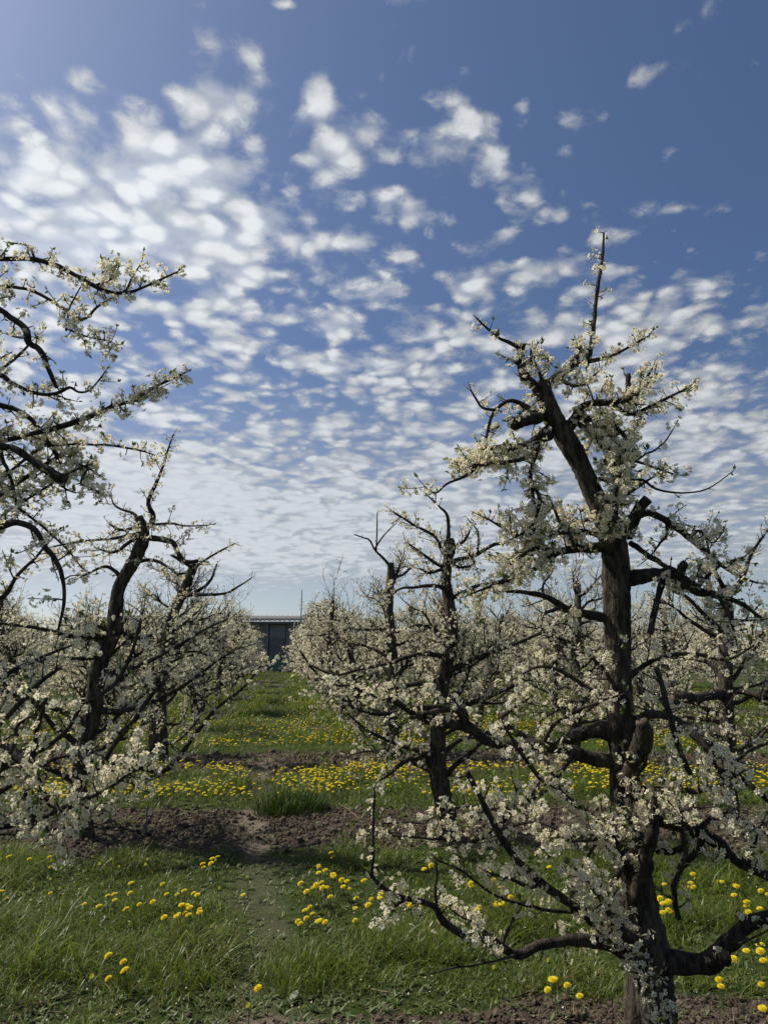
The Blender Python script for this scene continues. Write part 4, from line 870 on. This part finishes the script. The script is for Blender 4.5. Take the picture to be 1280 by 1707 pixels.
a = Acc(); xs, ys = [], []
for (n, ya, yb, xa, xb) in ((700, 2.5, 4.8, -2.8, 3.2), (900, 4.8, 8, -4.6, 4.8), (700, 8, 12, -6, 6)):
    x, y = field(n, ya, yb, xa, xb); xs.append(x); ys.append(y)
x, y = np.concatenate(xs), np.concatenate(ys); n = len(x)
scatter(a, np.array([(0, 0, 0), (.5, .45, .12), (1, 0, .05), (.5, -.45, .12)]), np.array([(0, 1, 2, 3)]), np.stack([x, y, gz(x, y) + .012 + .05 * rng.random(n) * (1 - soil_mask(x, y))], -1), basis(unit(rng.normal(size=(n, 3)) * .5 + np.array([0, 0, 1.0])), rng), rng.uniform(.008, .013, n))
tag(a.build('fallen_petals', [M_PETAL], None, False), kind='stuff')

# two thick tufts of longer grass beside the path
def big_tuft(px, py, n, h, rad, label, w=.006, m_=None):
    global rng
    c = G(px, py); root_loc = (c[0], c[1], float(gz(c[0], c[1]))); a = Acc()
    r = rad * np.sqrt(rng.random(n)); th = rng.uniform(0, 6.283, n); x, y = r * np.cos(th) * 1.35, r * np.sin(th)
    hh = h * rng.uniform(.5, 1.2, n) * (1 - .5 * r / rad); blades(a, x, y, hh, np.full(n, w), rng.uniform(.15, 1.0, n), 0, np.zeros(n))
    o = a.build('grass_tuft', [m_ or M_GRASS], None, True, root_loc); tag(o, label, 'grass tuft')
big_tuft(484, 1354, 1100, .36, .27, 'tall dense tuft of dark shaded grass right of the path, behind the dug strip', .007, M_SHADEGRASS)
big_tuft(520, 1625, 700, .20, .20, 'leafy tuft of bright grass right of the path, touching the nearest bare soil', .005)
big_tuft(268, 1636, 450, .17, .20, 'loose tuft of grass left of the path near the lone trio of dandelions', .005)

# ------------------------------------------------------------------ dandelions
def dome(nr, rings):
    V = []; F = []
    for (r, z, lift, k, o) in rings:
        for i in range(k):
            t0 = (i + o) / k * 6.2832; dt = 3.1416 / k * 1.25; b0 = len(V)
            V += [(0.12 * r * math.cos(t0), .12 * r * math.sin(t0), z), (r * .75 * math.cos(t0 - dt), r * .75 * math.sin(t0 - dt), z + lift * .8), (r * math.cos(t0), r * math.sin(t0), z + lift), (r * .75 * math.cos(t0 + dt), r * .75 * math.sin(t0 + dt), z + lift * .8)]
            F.append((b0, b0 + 1, b0 + 2, b0 + 3))
    return np.array(V), np.array(F)
DV, DF = dome(0, [(1.0, -.02, .10, 18, 0), (.92, .12, .16, 16, .5), (.70, .24, .20, 13, .2), (.42, .36, .20, 9, .6)])
def dandelion_meshes(v):
    r_ = np.random.default_rng(300 + v); R0 = .019; h = .115 + .03 * r_.random()
    lean = r_.normal(size=2) * .022; top = np.array([lean[0], lean[1], h]); tilt = unit(np.array([lean[0] * 6 - .15, lean[1] * 6 - .10, 1.0]))
    a = Acc(); pts = np.array([[0, 0, -.02], [lean[0] * .15, lean[1] * .15, h * .35], [lean[0] * .55, lean[1] * .55, h * .72], top - tilt * .006]); p, rr = resample(pts, [.0026, .0023, .002, .0019], .03); tube(a, p, rr, 5)
    stem = a.mesh('stem', [M_DSTEM])
    half = v in (2, 5); a = Acc(); B = basis(tilt[None], r_); scatter(a, DV * (1 + r_.normal(size=DV.shape) * .06) * (np.array([.62, .62, 1.9]) if half else np.array([1, 1, [.7, 1.2, 1, 1.35, .9, 1][v]])), DF, top[None], B, [R0 * [1, 1.1, .9, .88, 1.05, .8][v]], 0)
    cv = np.array([[0, 0, -.5]] + [[.42 * math.cos(k * 1.0472), .42 * math.sin(k * 1.0472), .02] for k in range(6)]); cf = np.array([(0, 1 + (k + 1) % 6, 1 + k) for k in range(6)])
    scatter(a, cv, cf, top[None], B, [R0], 1)
    return stem, a.mesh('flower_head', [M_GREENRAY if half else M_RAY, M_DSTEM], False), h
DM = [dandelion_meshes(v) for v in range(6)]; nd = 0
def dandelion(x, y, label, group=None, s=1.0):
    global nd
    greenish = any(w in label for w in ('greenish', 'half', 'closed', 'pale', 'dull')); orange = any(w in label for w in ('orange', 'large', 'bright')); nd += 1
    st, hd, h = DM[(2, 5)[nd % 2] if greenish else (0, 1, 3, 4)[nd % 4] if orange or rng.random() > .18 else 5]
    o = empty('dandelion', (x, y, float(gz(x, y)))); o.rotation_euler = (0, 0, float(rng.uniform(-.6, .6))); o.scale = (s,) * 3; tag(o, label, 'dandelion', group)
    for nm, me in (('stem', st), ('flower_head', hd)):
        c = bpy.data.objects.new(nm, me); COL.objects.link(c); c.parent = o
def z8(l): return [(x * .5156, 1260 + y * .5156) for x, y in l]
def z7(l): return [(560 + x * .5625, 1260 + y * .5625) for x, y in l]
CL = [
 (z8([(393,648),(412,665),(405,690),(420,693),(388,702)]), 'orange yellow dandelion in the small lone clump near the left bottom grass', 'five dandelions of the lone clump'),
 (z8([(590,508),(615,520),(600,490),(628,480),(655,478),(650,507),(583,523),(555,513),(605,487),(618,498)]), 'dandelion in the tight orange cluster midway between the left tree and the path', 'dandelions of the tight cluster left of the path'),
 (z8([(435,418),(452,440),(375,438),(376,460),(415,490),(440,487),(460,470),(353,452)]), 'yellow dandelion in the loose ring left of the tight orange cluster', 'dandelions of the loose ring'),
 (z8([(550,440),(550,403),(580,435),(600,437),(650,450),(515,455),(640,442)]), 'yellow dandelion in the short line just behind the tight orange cluster', 'dandelions in a short line'),
 (z8([(690,325),(712,325),(707,340),(700,350),(660,355),(668,348)]), 'dandelion in the clump on the edge of the dug strip left of the path', 'dandelions on the edge of the dug strip'),
 (z8([(150,310),(105,327),(165,327),(40,335),(165,365),(172,350)]), 'yellow dandelion below the left tree where grass meets dug soil', 'dandelions below the left tree'),
 (z8([(295,340),(345,355),(370,352),(395,348),(490,338),(488,345)]), 'greenish yellow dandelion in the row along the dug strip right of the left tree', 'dandelions along the dug strip'),
 (z8([(10,448),(35,465),(5,478),(12,470)]), 'dandelion in the bunch cut by the left edge of the view', 'dandelions at the left edge'),
 (z8([(1000,405),(1015,410),(1030,412),(1000,425),(1015,428),(1050,400),(1055,370),(1078,370),(1100,380),(1060,412),(1055,425),(1120,415),(1130,390),(1135,412),(1072,448),(1040,380),(1045,412),(1110,392),(1125,400),(1090,388),(1068,420)]), 'bright orange dandelion in the thick patch right of the path', 'dandelions of the thick patch right of the path'),
 (z8([(1010,465),(1015,485),(1000,495),(1020,503),(975,520),(1038,507),(1040,530),(1067,507),(980,525)]), 'dandelion in the trail in front of the thick orange patch right of the path', 'dandelions trailing from the thick patch'),
 (z8([(1033,345),(1080,318),(1097,315),(1040,350)]), 'yellow dandelion behind the thick orange patch, against the dug strip', 'dandelions behind the thick patch'),
 (z8([(1155,450),(1157,472),(1160,460),(1200,440),(1180,400),(1235,435),(1210,465),(1160,520)]) , 'dandelion beside the upright shoot of the lowest blossoming branch', 'dandelions beside the upright shoot'),
 (z7([(135,398),(215,385),(230,415),(255,420),(325,420),(140,405),(225,425),(260,412),(322,430)]), 'dandelion seen above the lowest bent branch of the nearest tree', 'dandelions above the lowest branch'),
 (z7([(270,335),(300,322),(265,330),(285,325)]), 'yellow dandelion behind the blossoming twig end, close to the second dug strip', 'dandelions behind the twig end'),
 (z7([(490,380),(495,390),(520,415),(490,440),(500,445),(485,432),(465,360),(460,345),(410,380),(418,372),(425,440),(420,450)]), 'dandelion between the straight sloping pole branch and the lowest branch', 'dandelions between two branches of the nearest tree'),
 (z7([(640,330),(660,385),(710,340),(715,350),(535,355),(532,330)]), 'dandelion behind the blossoms left of the nearest trunk', 'dandelions behind the blossoms by the nearest trunk'),
 (z7([(637,635),(650,675),(652,685),(645,680),(692,685),(725,708)]), 'dandelion in front of the grass left of the foot of the nearest trunk', 'dandelions at the foot of the nearest trunk'),
 (z7([(980,370),(980,415),(985,440),(970,460),(975,430),(988,422),(982,445)]), 'dandelion in the gap between the nearest trunk and its forked side branch', 'dandelions in the gap beside the nearest trunk'),
 (z7([(1050,375),(1055,372),(1075,375),(1078,368),(1060,355),(1150,365),(1148,372)]), 'dandelion behind the forked side branch right of the nearest trunk', 'dandelions behind the forked side branch'),
 (z7([(1185,370),(1190,385),(1190,420),(1215,450),(1220,468),(1218,440),(1265,450),(1275,385),(1270,392),(1220,438)]), 'dandelion above the thick low limb at the right edge', 'dandelions above the thick low limb'),
 (z7([(1270,570),(1272,575),(1250,663),(1270,610),(1225,580),(1190,590)]), 'dandelion under the thick low limb at the right edge', 'dandelions under the thick low limb'),
]
def place(px, py, label, group):
    c = G(px, py, .125); dandelion(c[0], c[1], label, group, float(rng.uniform(.85, 1.12)))
for pts, label, group in CL:
    for (px, py) in pts: place(px, py, label, group)
for (px, py), label in zip(z8([(283,468),(325,490),(190,395),(195,453),(172,437),(685,555),(305,712),(862,708),(808,787),(805,390),(797,430),(720,438)]) + z7([(1135,658),(1140,675),(1275,755),(480,660),(70,472),(10,290)]),
   ['single yellow dandelion with bent head in the grass below the left tree', 'single low yellow dandelion left of the loose ring', 'greenish half closed dandelion below the hanging blossom twig on the left', 'small dull dandelion beside the hanging blossom twig on the left',
    'small yellow dandelion left of the hanging blossom twig', 'pale half open dandelion low in the grass before the tight cluster', 'greenish closed dandelion just in front of the small lone clump', 'lone yellow dandelion at the right edge of the bare path',
    'lone greenish dandelion low by the path, closest to the bare soil', 'greenish yellow dandelion alone by the left edge of the path, farther one', 'flat yellow dandelion alone by the left edge of the path, nearer one', 'yellow green dandelion alone between the tight cluster and the path',
    'large orange dandelion alone under the root end of the thick low limb', 'smaller dandelion touching the large orange one under the thick low limb', 'yellow dandelion lowest at the right edge of the view', 'pale dandelion on the near soil edge under the lowest branch',
    'single greenish dandelion with bowed head before the lowest branch tip', 'single dandelion behind the thick patch near the trodden soil']):
    place(px, py, label, None)
near_n = nd
# second flowering strip behind the left tree and the middle tree
def far_label(x, y):
    px = np.interp(y, PATH_Y, PATH_X)
    if x < px: return ('small yellow dandelion in the flowering strip behind the left tree', 'dandelions of the flowering strip left of the path')
    if x < .75: return ('small yellow dandelion in the flowering strip between the path and the middle tree', 'dandelions of the flowering strip right of the path')
    return ('small yellow dandelion in the flowering strip seen beneath the branches of the nearest tree', 'dandelions of the flowering strip beneath the branches')
def flower_spots(n, ya, yb, xa, xb, dens):
    x, y = field(n, ya, yb, xa, xb); pr = (1 - soil_mask(x, y)) ** 2 * (1 - path_mask(x, y)) * sstep(fbm(x * 1.1, y * 1.1, 61, 3), .20, .60) * dens * .8
    k = rng.random(n) < pr; return x[k], y[k]
x, y = flower_spots(5200, 7.3, 9.2, -3.9, 3.6, .95); o = np.argsort(y + rng.uniform(0, .6, len(y))); x, y = x[o], y[o]
room = 300 - nd
for xx, yy in zip(x[:room], y[:room]):
    lb, gr = far_label(xx, yy); dandelion(float(xx), float(yy), lb, gr, float(rng.uniform(.85, 1.1)))
xs, ys = [x[room:]], [y[room:]]
for args in ((7500, 10.8, 14, -6, 6.5, .9), (9000, 14, 24, -7, 10, .7), (5000, 24, 40, -11, 8, .35), (900, 7.3, 9.2, 3.6, 6, .8), (700, 7.3, 9.2, -6, -3.9, .8)):
    x, y = flower_spots(*args); xs.append(x); ys.append(y)
x, y = np.concatenate(xs), np.concatenate(ys); n = len(x); a = Acc()
hv = np.array([(0, 0, .55)] + [(math.cos(k * .7854), math.sin(k * .7854), .12) for k in range(8)] + [(0, 0, -.4)]); hf = np.array([(0, 1 + k, 1 + (k + 1) % 8) for k in range(8)] + [(9, 1 + (k + 1) % 8, 1 + k) for k in range(8)])
hh = rng.uniform(.10, .17, n); zz = gz(x, y) + hh; lean = rng.normal(size=(n, 2)) * .12
scatter(a, hv, hf, np.stack([x, y, zz], -1), basis(unit(np.concatenate([lean, np.ones((n, 1))], 1)), rng), rng.uniform(.013, .021, n), 0)
blades(a, x, y, hh + .012, np.full(n, .004), np.zeros(n), 1)
tag(a.build('dandelions', [M_RAY, M_DSTEM], None, False), kind='stuff')
print('DANDELIONS', nd, 'near', near_n, 'stuff', n)

# ------------------------------------------------------------------ things lying on the ground
def lying(name, label, cat, pts, r0, r1, m, forks=(), group=None, lift=.008):
    c = np.mean([G(*p) for p in pts], 0); c[2] = 0
    def lay(pp):
        q = np.array([G(*p) for p in pp]); 
        return q
    a = Acc(); p, r = resample(lay(pts), np.linspace(r0, r1, len(pts)), .03); p[:, 2] = gz(p[:, 0], p[:, 1]) + r + lift
    tube(a, p - c, r, 6)
    for f in forks:
        p, r = resample(lay(f), np.linspace(r0 * .6, r1 * .5, len(f)), .03); p[:, 2] = gz(p[:, 0], p[:, 1]) + lift + np.linspace(r0, .035, len(p)); tube(a, p - c, r, 5)
    o = a.build(name, [m], None, True, c); tag(o, label, cat, group)
lying('irrigation_hose', 'thin black hose running over the dug soil past the foot of the left tree', 'hose', [(-160,1400),(-40,1398),(60,1391),(128,1381),(180,1380),(222,1386),(250,1397)], .011, .011, M_HOSE)
lying('pruned_branch', 'long dark pruned branch lying on the dug soil beside the middle tree', 'branch', [(632,1381),(670,1376),(705,1377),(738,1382)], .012, .008, M_LIMB, [[(668,1376),(650,1366),(628,1358)]])
lying('pruned_branch', 'pale straight stick lying on the nearest bare soil below the lowest branch', 'branch', [(618,1650),(640,1654),(662,1658),(682,1660)], .005, .003, M_STRAW)
lying('pruned_branch', 'short forked grey stick on the nearest soil left of the thick trunk', 'branch', [(855,1665),(872,1660),(892,1650)], .005, .003, M_TWIG, [[(868,1661),(880,1664),(896,1672)]])
lying('pruned_branch', 'dark twig along the left bottom corner of the grass', 'branch', [(20,1690),(55,1682),(90,1672),(118,1660)], .006, .003, M_TWIG, [[(60,1681),(72,1686),(90,1688)]])
lying('pruned_branch', 'curved pale prunings on the soil between the path and the middle tree', 'branch', [(565,1345),(585,1360),(605,1378)], .006, .003, M_STRAW, [[(582,1358),(592,1352),(608,1350)]])
# thin iron stake near the left tree
c = G(243, 1396); zt = P(243, 1344, c[1])[2]; a = Acc()
tube(a, np.array([[0, 0, -.15], [.004, 0, zt * .5], [-.003, 0, zt]]), [.007, .007, .006], 6); tube(a, np.array([[-.02, 0, zt - .02], [-.003, 0, zt - .012], [.016, 0, zt - .02]]), [.004] * 3, 5)
tag(a.build('stake', [M_METAL], None, True, (c[0], c[1], 0)), 'thin upright iron stake in the dug soil right of the left tree', 'stake')
# one broad pale leaf on the ground
c = G(483, 1662); a = Acc(); scatter(a, np.array([(0, 0, .01), (.3, .30, .03), (.7, .30, .03), (1, 0, .0), (.7, -.30, .02), (.3, -.30, .03), (.5, 0, 0), (.3, .30, .012), (.7, .30, .012), (.7, -.3, .005), (.3, -.3, .012)]), np.array([(0, 6, 1), (1, 6, 2), (2, 6, 3), (3, 6, 4), (4, 6, 5), (5, 6, 0)]), np.zeros((1, 3)), np.array([[[.5, -.6, 0], [.7, .4, -.3], [.3, .1, .95]]]), [.07])
tag(a.build('plant_leaf', [plain('pale_leaf', (.16, .20, .12), (.20, .24, .15), 30, .6)], None, True, (c[0], c[1], float(gz(c[0], c[1])) + .02)), 'single broad pale green leaf in the grass near the bottom right of the path', 'leaf')
